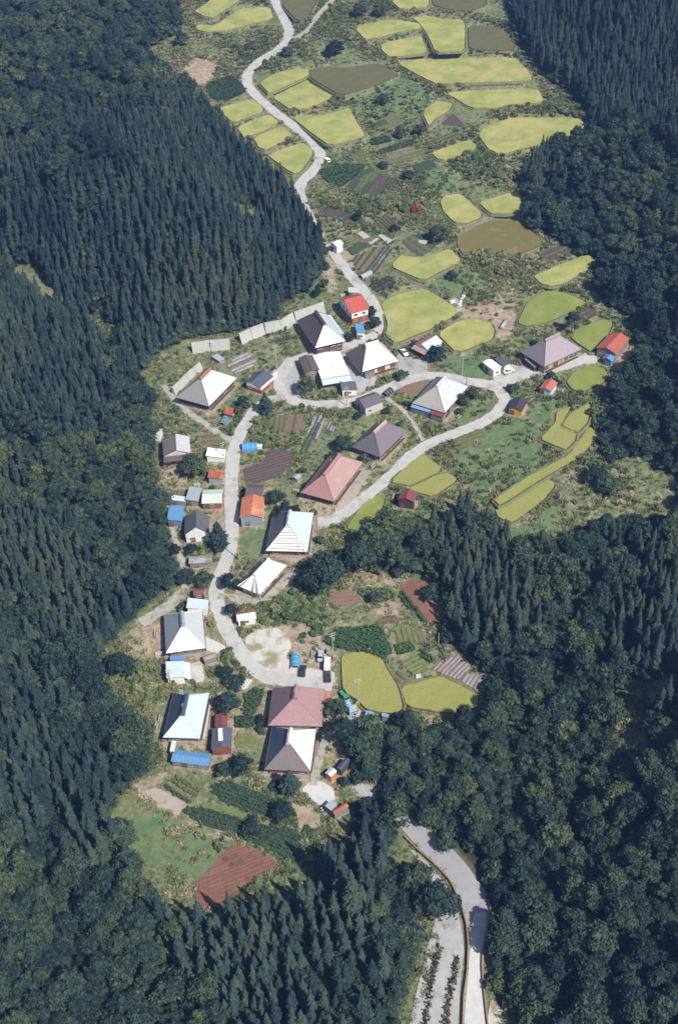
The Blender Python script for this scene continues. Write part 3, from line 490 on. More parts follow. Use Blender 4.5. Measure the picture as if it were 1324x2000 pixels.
# small buildings: corners, roof type (g gable, s shed, t tunnel, h hut with hip), ridge axis, roof material(s), wall, eave height, label
SMALL = [
 (K(*c56,[(560,235),(708,190),(600,60)]), 'g','y','red','whitewall',4.8,'red roofed two storey house with a white gable beside the upper road','house',dict(base='redwood')),
 (K(*c56,[(533,55),(625,52),(610,10)]), 's','x','palegrey','greywood',2.2,'little pale lean-to behind the red roofed two storey house','shed',{}),
 (K(*c56,[(605,410),(675,400),(665,320)]), 's','x','blue','whitewall',2.6,'narrow blue roofed shed below the red roofed two storey house','shed',{}),
 (K(*c78,[(125,318),(245,372),(378,300)]), 'g','x','palecyan','whitewall',3.0,'small white house with a pale blue front roof and red back roof','house',dict(back='red2', lean='pink2')),
 (K(*c56,[(240,590),(300,800),(540,748)]), 'g','y','white','cream',3.0,'brilliant white flat roofed house above the road','house',dict(low=.12, lean='palecyan')),
 (K(*c56,[(110,610),(158,742),(280,712)]), 'g','y','brownroof','greywood',3.0,'brown roofed wing left of the brilliant white house','house',dict(low=.25)),
 (K(*c56,[(475,908),(610,888),(600,815)]), 's','x','slate','whitewall',2.4,'small grey roofed shed below the brilliant white house','shed',{}),
 (K(*c56,[(582,968),(675,1050),(840,990)]), 'g','x','slate','palewall',3.2,'long dark roofed storehouse on the edge of the road loop','storehouse',{}),
 (K(*c32,[(725,712),(838,777),(915,674)]), 'g','x','slateblue','whitewall',3.2,'dark slate gabled house beside the road left of the yard','house',dict(base='redwood')),
 (K(*c32,[(895,690),(915,694),(978,628)]), 's','x','greyblue','whitewall',2.6,'flat grey annex behind the dark slate gabled house','shed',{}),
 (K(*c32,[(510,1012),(600,1026),(640,970)]), 's','x','rust','greywood',2.0,'rust red shed roof above the blue tunnel','shed',{}),
 (K(*c32,[(475,1100),(530,1115),(562,1035)]), 't','x','tunnelblue','greywood',0,'teal blue arched tunnel below the rust red shed','tunnel shed',{}),
 (K(*E_,[(15,472),(102,545),(172,512)]), 'g','y','white','whitewall',3.0,'white roofed shed, left of the pair on the right lane','shed',dict(low=.3)),
 (K(*E_,[(118,445),(195,512),(258,486)]), 'g','y','slate','whitewall',3.0,'dark roofed shed, right of the pair on the right lane','shed',dict(low=.3)),
 (K(*E_,[(985,350),(1155,402),(1278,272)]), 'g','x','red2','greywood',3.6,'big red roofed barn at the far right of the village','barn',dict(low=.35)),
 (K(*E_,[(1040,437),(1118,465),(1152,420)]), 'g','x','blue','bluewall',2.6,'bright blue annex in front of the red roofed barn','shed',dict(low=.4)),
 (K(*E_,[(380,455),(455,520),(480,498)]), 's','x','mauvedark','darkwood',1.8,'low mauve lean-to on the left of the mauve farmhouse','shed',{}),
 (K(*E_,[(495,697),(600,727),(655,652)]), 'g','x','red3','bluewhite',2.4,'little red roofed hut with pale blue walls above the green oval field','hut',dict(low=.4)),
 (K(*E_,[(228,870),(352,897),(400,802)]), 'g','x','darkroof','yellow',2.6,'dark roofed shed with bright yellow orange walls beside the road','shed',dict(low=.4)),
 (K(*c30,[(85,312),(320,286),(308,145)]), 'g','x','brownroof','palewall',3.6,'brown and pale grey gabled barn at the forest edge on the left','barn',dict(back='brownroof', front='palegrey', lean='brownroof')),
 (K(*c30,[(455,315),(610,330),(608,258)]), 's','x','white','whitewall',2.0,'small bright white shed roof between barn and road','shed',{}),
 (K(*c30,[(470,503),(595,510),(594,437)]), 's','x','rust','bluegrey',2.0,'small rusty orange roofed shed left of the road','shed',{}),
 (K(*c30,[(415,715),(588,718),(592,598)]), 'g','y','palegreen','redwood',2.6,'pale green roofed workshop with a red brown wall','workshop',dict(low=.25)),
 (K(*c30,[(280,690),(385,702),(408,588)]), 's','x','greyblue','greywood',2.4,'weathered pale blue shed left of the workshop','shed',{}),
 (K(*c30,[(146,700),(275,706),(286,665)]), 's','x','palecyan','greywood',2.2,'long pale blue shed next to the forest on the left','shed',{}),
 (K(*c30,[(120,866),(246,872),(252,742)]), 's','x','blue','bluewall',2.6,'sky blue flat roofed shed at the forest edge','shed',{}),
 (K(*c30,[(268,985),(484,975),(470,830)]), 'g','x','slate','whitewall',3.4,'grey gabled house with a bright white gable wall','house',dict(steep=.75)),
 (K(*c30,[(305,1240),(505,1228),(505,1165)]), 'g','y','corrug','greywood',2.2,'corrugated grey roofed shed below the white gabled house','shed',dict(low=.2)),
 (K(*c28,[(380,320),(465,316),(465,268)]), 'g','y','darkred','darkwood',2.2,'tiny dark red roofed shed above the pale blue shed','shed',dict(low=.4)),
 (K(*c28,[(330,428),(486,432),(492,357)]), 's','x','palecyan','whitewall',2.6,'pale blue flat shed behind the brilliant white farmhouse','shed',{}),
 (K(*c28,[(205,822),(315,815),(316,787)]), 's','x','blue','greywood',1.8,'low blue strip roof in front of the brilliant white hip','shed',{}),
 (K(*c28,[(465,822),(558,790),(545,755)]), 'g','y','greywoodroof','greywood',2.2,'small weathered grey hut beside the white forecourt','hut',dict(low=.4)),
 (K(*c28,[(180,958),(318,945),(302,822)]), 's','x','palecyan','whitewall',2.8,'pale cyan flat roofed garage with a utility pole at the front','garage',dict(lean='white')),
 (K(*c29,[(572,525),(682,520),(685,418)]), 'g','x','darkred','redwood',2.6,'dark red shed joined to the grey gabled shed','shed',dict(low=.35)),
 (K(*c29,[(540,722),(716,716),(720,535)]), 'g','x','slateblue','redwood',2.8,'grey gabled shed with white sheets lying on its roof','shed',dict(low=.35, sheets=True)),
 (K(*c29,[(195,820),(517,866),(545,762)]), 'g','y','blue','greywood',2.4,'long bright blue roofed shed at the bottom left','shed',dict(low=.3)),
 (K(*c29,[(185,738),(225,742),(240,650)]), 's','x','palegreen','greywood',2.4,'narrow pale green lean-to above the long blue shed','shed',{}),
 (K(*c30,[(745,830),(942,842),(935,665)]), 'g','x','orange','bluegrey',3.6,'orange roofed barn with a blue grey front wall beside the road','barn',dict(low=.35)),
 (K(*c30,[(790,645),(930,660),(942,560)]), 'g','y','brownroof','greywood',3.6,'brown roofed storehouse behind the orange roofed barn','storehouse',dict(low=.35)),
 (K(*c28,[(715,520),(860,498),(845,432)]), 'g','y','white','whitewall',2.4,'white shed with a red back roof above the car park','shed',dict(low=.4, back='rust')),
 (K(*c49,[(640,1212),(690,1250),(745,1192)]), 's','x','greyblue','greywood',2.4,'grey roofed shed at the end of the white yard','shed',{}),
 (K(*c49,[(690,1256),(722,1287),(845,1212)]), 'g','x','rust','greywood',2.4,'rusty red roofed shed beside the grey one at the white yard','shed',dict(low=.4)),
 ([(776,976),(808,981),(816,962)], 'g','x','darkred','darkwood',3.4,'dark red roofed house half hidden by the trees','house',{}),
 (K(*c49,[(980,450),(1045,455),(1060,400)]), 's','x','blue2','greywood',2.4,'pale blue roofed shed under the trees by the tall golden field','shed',{}),
 (K(*c49,[(1125,440),(1185,445),(1190,420)]), 's','x','blue2','greywood',2.2,'second pale blue roof deeper under the trees','shed',{}),
 (K(*c49,[(645,920),(690,960),(735,905)]), 'g','x','paleblue','orangewall',2.6,'small hut with orange walls in the shade of the trees','hut',dict(low=.35)),
 (K(*c49,[(740,880),(780,905),(850,810)]), 'g','x','navy','darkwood',2.6,'navy roofed shed in the shade right of the lowest farmhouse','shed',dict(low=.35)),
 (K(*c49,[(605,255),(610,300),(680,250)]), 's','x','orange','redwood',2.4,'little orange roofed annex on the dusty rose farmhouse','shed',{}),
 (K(*C_,[(288,375),(322,402),(360,378)]), 'g','x','white','whitewall',3.4,'white concrete hut where the upper road comes out of the trees','hut',dict(low=.4)),
 (K(*C_,[(478,595),(492,612),(545,575)]), 't','x','greyblue','greywood',0,'small grey tin tunnel beside the vegetable plots','tunnel shed',{}),
 (K(*c28,[(1115,885),(1190,885),(1192,785)]), 't','x','bluetarp','greywood',0,'bright blue tarpaulin tunnel in the car park','tarpaulin tunnel',{}),
 (K(*c30,[(768,218),(768,275),(895,275)]), 't','x','bluetarp','greywood',0,'bright blue tunnel lying beside the left road','tarpaulin tunnel',{}),
 (K(*c30,[(893,232),(935,234),(933,212)]), 's','x','white','whitewall',1.4,'small white box at the end of the blue tunnel','box',{}),
 (K(*c44,[(575,490),(620,515),(655,480)]), 'g','x','greyblue','bluegrey',1.6,'little grey tin hut left of the pink roofed farmhouse','hut',dict(low=.3)),
 (K(*c56,[(822,930),(870,955),(915,905)]), 't','x','darkroof','greywood',0,'black covered mound beside the long dark roofed storehouse','tunnel shed',{}),
 ([(297,848),(312,851),(315,838)], 's','x','palegrey','whitewall',2.4,'small pale shed buried in greenery at the forest edge','shed',{}),
 (K(*c29,[(1065,350),(1045,352),(1090,262)]), 's','x','palegrey','greywood',1.6,'x','',{}),
 (K(*c32,[(440,510),(480,555),(500,520)]), 's','x','greyblue','greywood',1.2,'small grey cold frame under the left retaining wall','cold frame',{}),
]
SMALL = [s for s in SMALL if s[6] != 'x']
WALLS = [ # bottom polyline px, height m, label
 ([(450,684),(412,687),(377,692)], 3.6, 'short pale concrete retaining wall at the forest foot'),
 ([(637,612),(580,632),(555,648),(520,654),(495,664),(474,674)], 3.8, 'long stepped pale concrete retaining wall behind the upper farmhouse'),
 ([(398,722),(372,744),(345,772)], 2.6, 'pale concrete wall running behind the leftmost farmhouse'),
]
POLES = [ # base px, height m, colour, label
 ((541,721.6), 10, 'conc', 'grey utility pole behind the dark slate gabled house'), ((414,707), 8, 'wood', 'dark wooden utility pole in front of the short retaining wall'),
 ((764.8,668.8), 10, 'conc', 'grey utility pole at the corner of the large rice field'), ((587.7,222.8), 11, 'conc', 'grey utility pole below the diamond shaped rice field'),
 ((902,732.6), 9, 'conc', 'pale utility pole on the grass above the road fork'), ((700.3,1379.3), 10, 'conc', 'grey utility pole at the edge of the tall golden rice field'),
 ((651.8,1288.5), 10.5, 'conc', 'pale utility pole next to the white van'), ((856,1264), 5.5, 'yellow', 'short yellow post at the foot of the cedar grove'),
 ((467.7,1094), 9, 'yellow', 'yellowish utility pole beside the road above the white farmhouse'), ((677.4,793.4), 8, 'conc', 'pale utility pole where the link lane meets the loop road'),
 ((835.5,724), 4.5, 'wood', 'short dark post beside the grey forecourt'), ((910,753), 5, 'wood', 'short dark post on the inner side of the right fork'),
 ((757.8,748), 6, 'wood', 'dark post in front of the glazed veranda'), ((335,1341), 6.5, 'conc', 'thin pale pole in front of the pale cyan garage'),
 ((438.7,901), 7.5, 'conc', 'thin pole beside the small white shed left of the road'),
 ((966,1708), 5, 'yellow', 'yellow post in the trees by the bottom road'),
]
# loose trees near houses and fields: base px, crown diameter m, height m, kind, label
LONE = [
 ((768,1612),9,10,'b','dark tree where the bottom road disappears into the wood'), ((748,1655),8,10,'b','dark tree left of the upper end of the bottom road'), ((835,1612),7,6,'b','green tree right of the upper end of the bottom road'), ((872,1655),6,5,'b','green shrubby tree on the right edge of the bottom road'),
 ((797,350),6,3.5,'b','dark bush right of the purple brown plot'), ((748,328),5,2.5,'b','flat dark bush above the purple brown plot'), ((770,452),4.5,3,'b','dark bush at the tip of the square vegetable plot'), ((728,1175),4,3,'b','bush on the dry bank above the leafy crop'),
 ((650,1735),5,20,'c','very tall cedar tip nearest the dirt path at the bottom, first of the row'), ((668,1765),5,20,'c','very tall cedar, second of the row below the rusty red shed'), ((690,1795),5,20,'c','very tall cedar, third of the row running down to the right'), ((712,1700),4.6,16,'c','tall cedar right of the very tall row'),
 ((850,1778),11,9,'b','large round dark tree leaning over the pale embankment'), ((815,1735),9,9,'b','dark tree at the upper end of the pale embankment'),
 ((722,1445),9,9,'b','dark tree directly below the two pale blue roofs'), ((705,1480),8,10,'b','dark tree right of the orange walled hut'), ((640,1690),6,6,'b','dark bush at the foot of the dirt path'),
 ((598,768),7.5,7,'b','dark tree in front of the brown roofed wing'), ((520,808),5,9,'c','dark conifer on the corner where the lanes meet'), ((478,800),5.5,6,'b','dark bushy tree left of the corner conifer'),
 ((468,815),4,4,'b','low dark bush behind the rust red shed'), ((850,703),8,5,'b','dark spreading tree beside the small white house'), ((560,1015),8,7,'b','dark tree between the orange barn and the pink farmhouse'),
 ((538,985),7,6,'b','dark tree right of the brown roofed storehouse'), ((380,928),9,8,'b','dark round tree in front of the brown gabled barn'), ((430,1072),6.5,11,'c','tall dark tree leaning over the left road'),
 ((448,1150),6,6,'b','dark tree at the road bend by the striped white house'), ((452,1200),4.5,4,'b','dark bush below the bend by the lane'), ((635,1148),14,12,'b','very large round dark tree right of the white farmhouse'),
 ((700,1110),11,10,'b','broad dark tree above the dry grass bank'), ((448,1392),7.5,7,'b','round dark tree right of the pale cyan farmhouse'), ((472,1512),7,7,'b','dark tree right of the long blue shed'),
 ((440,1518),5,5,'b','dark bush at the end of the long blue shed'), ((568,1548),6,9,'c','dark conifer in front of the lowest farmhouse'), ((548,1595),7,5,'b','wide dark bush above the dark leafy field'),
 ((492,1625),5.5,4,'b','round bush between the dark leafy fields'), ((655,1400),7,7,'b','dark tree right of the dusty rose farmhouse'), ((665,1450),8,9,'b','dark tree below the excavator truck'),
 ((355,60+30),8,8,'b','dark broad tree at the top left forest corner'), ((655,108),10,7,'b','large round dark tree in the upper meadow'), ((702,35),8.5,7,'b','left one of the two round dark trees at the top'), ((745,32),9.5,7,'b','right one of the two round dark trees at the top'),
 ((748,203),7,4.5,'b','single round bush in the mown meadow'), ((820,265),6.5,5,'b','round dark tree below the mown meadow'), ((780,270),4,6,'c','small conifer pair side tree left of the round dark tree'),
 ((855,470),9.5,6,'b','dark dense thicket tree beside the pear shaped rice field'), ((812,415),4,3.5,'r','small red leaved maple above the vegetable plots'), ((490,100),7,4,'b','dark shrub cluster inside the upper road bend'),
 ((560,110),6,4,'b','dark shrub below the road fork at the top'), ((1115,650),6,9,'b','dark upright tree right of the mauve farmhouse'), ((882,545),4.5,3,'b','dark oval shrub on the dry bank'), 
 ((620,580),4.5,4,'b','small round tree above the retaining wall, left one'), ((633,562),4,3.5,'b','small round tree above the retaining wall, upper one'), ((670,1000-120),7,6,'b','dark tree behind the pink roofed farmhouse'),
 ((650,900),4.5,4,'b','dark round bush at the left corner of the pink farmhouse'), ((682,615+50),4,3,'b','shrub behind the narrow blue roofed shed'), ((732,640),5,4.5,'b','leafy shrub bank between the blue shed and the road'),
 ((725,618),4.5,4,'b','leafy shrub beside the white gable of the red house'), ((460,1340),7,3,'b','spreading shrub in the garden below the white forecourt'), ((440,1320),5,3,'b','garden shrub left of the road bend'),
 ((785,740),5,3,'b','garden shrubs at the right end of the glazed veranda'), ((900,790),5,4,'b','dark shrub right of the tan grey farmhouse'), ((925,775),5,3.5,'b','dark shrub on the grass inside the road loop'),
 ((240,1310),9,6,'b','broad dark shrub at the forest edge on the lower left'), ((840,1170),6,5,'b','small tree on the red earth strip'), ((700,560-130),5,4,'b','low dark tree at the end of the purple plot'),
 ((612,1200-60),5,4,'b','dark bush under the very large round tree'), ((1185,860+100),9,5,'b','wide shrub on the dry slope at the far right'), ((1160,940),8,5,'b','round shrub below the golden strip field'),
 ((1000,745+20),4,3,'b','dark shrub between the lane and the little red hut'), ((1075,742),3.5,3.5,'b','small dark bush behind the little red hut'), ((590,1085),5,4,'b','dark bush in front of the banded farmhouse'),
 ((375,1080),5,3,'b','low dark bush below the white gable'), ((400,1140),7,4,'b','dark shrub mass above the tiny dark red shed'), ((365,1135),7,4,'b','dark shrub left of the tiny dark red shed'),
 ((770,1290-60),0,0,'x',''),
]
LONE = [l for l in LONE if l[3] != 'x']
# where forest trees may stand (image positions of trunk feet)
FOREST = [
 [(-250,-120),(350,-120),(352,60),(310,85),(268,105),(318,150),(400,212),(440,262),(500,322),(560,382),(600,428),(626,475),(628,530),(600,568),(550,600),(530,628),(470,645),(360,662),(290,702),(268,740),(296,800),(300,860),(300,940),(318,1000),(342,1080),(338,1145),(270,1196),(205,1262),(198,1325),(225,1400),(300,1465),(312,1490),(262,1530),(222,1560),(212,1600),(235,1650),(285,1725),(340,1800),(395,1812),(450,1805),(520,1785),(590,1765),(620,1735),(635,1690),(690,1640),(700,1590),(750,1600),(750,1665),(785,1715),(812,1785),(818,1840),(798,1900),(784,1950),(774,2010),(765,2070),(750,2300),(-250,2300)],
 [(970,-120),(1005,60),(1060,140),(1130,195),(1160,240),(1150,262),(1060,300),(1015,345),(1030,440),(1090,470),(1170,530),(1170,590),(1245,620),(1245,710),(1190,770),(1172,850),(1190,905),(1250,880),(1330,940),(1310,1000),(1200,1030),(1050,1072),(1010,1072),(975,1045),(910,1010),(850,1030),(760,1050),(720,1080),(735,1125),(835,1118),(885,1180),(868,1245),(900,1265),(960,1318),(962,1390),(890,1430),(790,1425),(740,1435),(700,1465),(690,1500),(690,1525),(745,1520),(750,1560),(700,1575),(700,1600),(790,1580),(840,1610),(885,1650),(935,1710),(965,1760),(970,1860),(965,1920),(1020,2010),(1040,2300),(1600,2300),(1600,-120)],
]
CLEAR = [[(1170,1360),(1235,1330),(1330,1310),(1330,1350),(1270,1400),(1265,1480),(1190,1490)], [(1240,975),(1330,985),(1330,1040),(1230,1020)], [(440,395),(500,400),(530,440),(470,450)], [(165,620),(205,600),(245,690),(225,725)], [(20,500),(60,520),(130,590),(120,610),(30,560)]]
ROADLOW = [(782,1592),(815,1620),(850,1648),(885,1680),(912,1712),(930,1750),(938,1790),(934,1840),(926,1900),(930,1950),(942,2010),(955,2080)]

WEEDY = [[(230,1600),(340,1590),(440,1620),(450,1650),(400,1720),(360,1780),(270,1680)], [(560,1130),(640,1150),(640,1260),(560,1240)], [(640,330),(700,320),(770,400),(700,440),(620,400)], [(1130,890),(1300,940),(1290,1000),(1120,1010)], [(880,490),(980,470),(1000,530),(900,560)], [(900,300),(1000,300),(1010,350),(920,370)], [(190,1300),(300,1300),(300,1440),(230,1400)], [(930,620),(1000,570),(1010,620),(950,640)], [(1040,130),(1130,200),(1150,240),(1060,240)]]
# ------------------------------------------------------------------ shape the ground
def rect_from_px(c, h):
    z = G(*c[1])[2]+h
    for _ in range(3):
        P = [unp(q[0], q[1], z) for q in c]
        a = P[0][:2]-P[1][:2]; b = P[2][:2]-P[1][:2]
        cen = (P[0][:2]+P[2][:2])/2
        z = float(B0(*cen))+h
    la, lb = np.hypot(*a), np.hypot(*b)
    ta = math.atan2(a[1], a[0])-math.pi/2; tb = math.atan2(b[1], b[0])
    d = (ta-tb+math.pi) % (2*math.pi)-math.pi
    th = tb+d*la/(la+lb)
    # keep the near corner
    ex = np.array([math.cos(th), math.sin(th)]); ey = np.array([-ex[1], ex[0]])
    cen = P[1][:2]+ex*lb/2*abs(math.cos(d/2))+ey*la/2*abs(math.cos(d/2))
    return cen, lb, la, th, z-h
for r in RICE:
    pass
fields = []
for cr, pts, kind, label in RICE:
    px = K(*cr, pts)
    z = np.mean([G(*p)[2] for p in px])
    w = [tuple(unp(p[0], p[1], z+.7)[:2]) for p in px]
    w = offset(chaikin(w), .12)
    fields.append((w, float(z), kind, label))
    flatten(offset(w, .6), float(z), blend=1.0, margin=.1)
plots = []
for cr, pts, soil, row, dirn, sp, hh, label in PLOTS:
    w = chaikin([G(*p)[:2] for p in K(*cr, pts)])
    plots.append((w, soil, row, dirn, sp, hh, label, cr))
    si, sj = window(w, 1); OCC[si, sj] |= inpoly(FX[si, sj], FY[si, sj], w)
meadows = []
MEAD = np.zeros_like(HZ)
for cr, pts in MEADOWS:
    w = chaikin([G(*p)[:2] for p in K(*cr, pts)])
    si, sj = window(w, 3); X, Y = FX[si, sj], FY[si, sj]
    d = np.where(inpoly(X, Y, w), 0, distline(X, Y, w)); MEAD[si, sj] = np.maximum(MEAD[si, sj], np.clip(1-d/1.5, 0, 1))
for cr, pts, v in DIRT:
    w = chaikin([G(*p)[:2] for p in K(*cr, pts)])
    si, sj = window(w, 5); X, Y = FX[si, sj], FY[si, sj]
    d = np.where(inpoly(X, Y, w), 0, distline(X, Y, w)); BARE[si, sj] = np.maximum(BARE[si, sj], v*np.clip(1-d/2.5, 0, 1))
farms = []
for s in FARM:
    cen, L, W, th, z = rect_from_px(s['p'], s['eave']); farms.append((s, cen, L, W, th, z))
smalls = []
for s in SMALL:
    cen, L, W, th, z = rect_from_px(s[0], s[5]); smalls.append((s, cen, L, W, th, z))
def rc(cen, L, W, th, m=0):
    ex = np.array([math.cos(th), math.sin(th)]); ey = np.array([-ex[1], ex[0]])
    return [tuple(cen+ex*a*(L/2+m)+ey*b*(W/2+m)) for a, b in ((-1, -1), (1, -1), (1, 1), (-1, 1))]
for s, cen, L, W, th, z in farms: flatten(rc(cen, L, W, th), z, 1.6, .4, bare=.75)
for s, cen, L, W, th, z in smalls: flatten(rc(cen, L, W, th), z, 1.0, .1, bare=.55)
# roads: the ground under them returns to the even slope
roads = []
for name, w, pts, label in ROADS:
    c = chaikin([G(*p)[:2] for p in pts], False, 2)
    roads.append((name, w, c, label))
    si, sj = window(c, w+3); X, Y = FX[si, sj], FY[si, sj]
    d = distline(X, Y, c, False); t = np.clip((d-w/2-.2)/1.4, 0, 1); t = t*t*(3-2*t)
    b = B0(X, Y); HZ[si, sj] = b+(HZ[si, sj]-b)*t; OCC[si, sj] |= d < w/2+.2
    BARE[si, sj] = np.maximum(BARE[si, sj], .6*np.clip(1-(d-w/2)/1.2, 0, 1))
pave = []
for name, m, pts, label in PAVE:
    w = chaikin([G(*p)[:2] for p in pts]); pave.append((name, m, w, label))
    si, sj = window(w, 3); X, Y = FX[si, sj], FY[si, sj]
    d = np.where(inpoly(X, Y, w), 0, distline(X, Y, w)); OCC[si, sj] |= d <= 0
    BARE[si, sj] = np.maximum(BARE[si, sj], .8*np.clip(1-d/1.5, 0, 1))
lowc = chaikin([G(*p)[:2] for p in ROADLOW], False, 2)
si, sj = window(lowc, 12); X, Y = FX[si, sj], FY[si, sj]
d = distline(X, Y, lowc, False); OCC[si, sj] |= d < 3.6
for pts in ([(795,1650),(840,1690),(872,1730),(893,1775),(903,1825),(906,1860),(900,1905),(897,1950),(894,2010),(890,2120),(815,2120),(825,2000),(838,1940),(850,1880),(872,1820),(860,1760),(830,1700)],):
    w = [G(*p)[:2] for p in pts]; si, sj = window(w, 2); OCC[si, sj] |= inpoly(FX[si, sj], FY[si, sj], w)
HZ += (rng.uniform(-.07, .07, HZ.shape))*(~OCC)

# ------------------------------------------------------------------ ground
def forest_mask(px, py):
    m = np.zeros(px.shape, bool)
    for f in FOREST: m |= inpoly(px, py, f)
    for f in CLEAR: m &= ~inpoly(px, py, f)
    return m
def grid_mesh(name, xs, ys, Z, m, attrs, hole=None):
    nx, ny = len(xs), len(ys)
    X, Y = np.meshgrid(xs, ys, indexing='ij')
    co = np.stack([X, Y, Z], -1).reshape(-1, 3)
    i = np.arange(nx-1)[:, None]; j = np.arange(ny-1)[None]
    a = (i*ny+j); q = np.stack([a, a+ny, a+ny+1, a+1], -1).reshape(-1, 4)
    if hole is not None:
        cx = co[q[:, 0], 0]; cy = co[q[:, 0], 1]
        q = q[~((cx >= hole[0]) & (cx < hole[1]) & (cy >= hole[2]) & (cy < hole[3]))]
    me = bpy.data.meshes.new(name)
    me.vertices.add(len(co)); me.vertices.foreach_set('co', co.ravel())
    me.loops.add(q.size); me.loops.foreach_set('vertex_index', q.ravel().astype(np.int32))
    me.polygons.add(len(q)); me.polygons.foreach_set('loop_start', (np.arange(len(q))*4).astype(np.int32))
    me.polygons.foreach_set('use_smooth', np.ones(len(q), bool))
    me.update(calc_edges=True)
    for k, v in attrs.items():
        at = me.attributes.new(k, 'FLOAT', 'POINT'); at.data.foreach_set('value', v.ravel().astype(np.float32))
    me.materials.append(m)
    o = bpy.data.objects.new(name, me); C.objects.link(o); return o
def ground_mat():
    m = bpy.data.materials.new('ground'); t, b = nodes(m); L = t.links.new
    g = t.nodes.new('ShaderNodeNewGeometry')
    def noise(s, det=5, w=0, rough=.6):
        n = t.nodes.new('ShaderNodeTexNoise'); n.noise_dimensions = '4D'; n.inputs['W'].default_value = w; n.inputs['Scale'].default_value = s; n.inputs['Detail'].default_value = det; n.inputs['Roughness'].default_value = rough
        L(g.outputs['Position'], n.inputs['Vector']); return n.outputs[0]
    def ramp(v, lo, hi):
        r = t.nodes.new('ShaderNodeMapRange'); r.inputs[1].default_value = lo; r.inputs[2].default_value = hi; L(v, r.inputs[0]); return r.outputs[0]
    def mix(f, a, c):
        x = t.nodes.new('ShaderNodeMix'); x.data_type = 'RGBA'; L(f, x.inputs[0])
        for k, v in ((6, a), (7, c)):
            if isinstance(v, tuple): x.inputs[k].default_value = col4(v)
            else: L(v, x.inputs[k])
        return x.outputs[2]
    def math_(op, a, c):
        x = t.nodes.new('ShaderNodeMath'); x.operation = op
        for k, v in ((0, a), (1, c)):
            if isinstance(v, (int, float)): x.inputs[k].default_value = v
            else: L(v, x.inputs[k])
        return x.outputs[0]
    def att(n):
        a = t.nodes.new('ShaderNodeAttribute'); a.attribute_name = n; return a.outputs['Fac']
    base = mix(ramp(noise(.12, 6, 1), .38, .62), (.088, .125, .062), (.155, .175, .088))
    base = mix(ramp(noise(.9, 5, 2), .48, .62), base, (.205, .20, .11))
    base = mix(ramp(noise(.22, 6, 5), .56, .68), base, (.28, .235, .155))
    base = mix(ramp(noise(.5, 6, 9), .56, .66), base, (.07, .108, .052))
    base = mix(math_('MULTIPLY', att('mead'), ramp(noise(.5, 6, 11), .28, .5)), base, mix(ramp(noise(.35, 6, 3), .4, .6), (.085, .142, .065), (.14, .18, .085)))
    dirt = mix(ramp(noise(.6, 6, 4), .4, .6), (.25, .185, .13), (.35, .295, .225))
    bn = math_('ADD', att('bare'), math_('MULTIPLY', math_('SUBTRACT', noise(.7, 5, 7), .5), 2.2))
    bn = math_('MULTIPLY', ramp(bn, .35, .65), ramp(att('bare'), .02, .2))
    base = mix(bn, base, dirt)
    # steep banks: stones and earth
    sx = t.nodes.new('ShaderNodeSeparateXYZ'); L(g.outputs['True Normal'], sx.inputs[0])
    st = math_('MULTIPLY', ramp(sx.outputs[2], .90, .76), ramp(noise(.25, 4, 12), .42, .6))
    stone = mix(ramp(noise(1.6, 3, 6), .45, .6), (.12, .10, .065), (.25, .235, .20))
    base = mix(math_('MULTIPLY', st, math_('SUBTRACT', 1, att('wood'))), base, stone)
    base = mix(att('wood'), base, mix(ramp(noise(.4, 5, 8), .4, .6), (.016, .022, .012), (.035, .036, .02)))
    L(base, b.inputs['Base Color']); b.inputs['Roughness'].default_value = .95; b.inputs['Specular IOR Level'].default_value = .1
    bp = t.nodes.new('ShaderNodeBump'); bp.inputs['Strength'].default_value = .9; bp.inputs['Distance'].default_value = .35; L(noise(1.8, 6, 0, .7), bp.inputs['Height']); L(bp.outputs[0], b.inputs['Normal'])
    return m
GM = ground_mat()
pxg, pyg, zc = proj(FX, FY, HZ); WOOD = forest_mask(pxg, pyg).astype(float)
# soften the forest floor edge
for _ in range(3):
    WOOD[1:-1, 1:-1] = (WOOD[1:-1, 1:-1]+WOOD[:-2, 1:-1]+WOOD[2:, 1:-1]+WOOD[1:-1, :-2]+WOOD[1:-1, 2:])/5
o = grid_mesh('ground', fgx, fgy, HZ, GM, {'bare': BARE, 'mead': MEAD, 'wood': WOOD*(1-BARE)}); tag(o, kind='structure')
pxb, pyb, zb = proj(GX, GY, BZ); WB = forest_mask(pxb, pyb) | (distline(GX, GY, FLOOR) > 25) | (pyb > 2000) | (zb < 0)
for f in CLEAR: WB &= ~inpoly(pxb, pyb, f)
x1, y1 = fgx[-1], fgy[-1]
hx = gx[(gx >= fx0) & (gx <= x1)]; hy = gy[(gy >= fy0) & (gy <= y1)]
BZ2 = BZ.copy()
edge = (GX > fx0+3) & (GX < x1-3) & (GY > fy0+3) & (GY < y1-3)
BZ2[edge] -= 6
o = grid_mesh('hills', gx, gy, BZ2, GM, {'bare': np.zeros_like(BZ), 'mead': np.zeros_like(BZ), 'wood': WB.astype(float)}); tag(o, kind='structure')

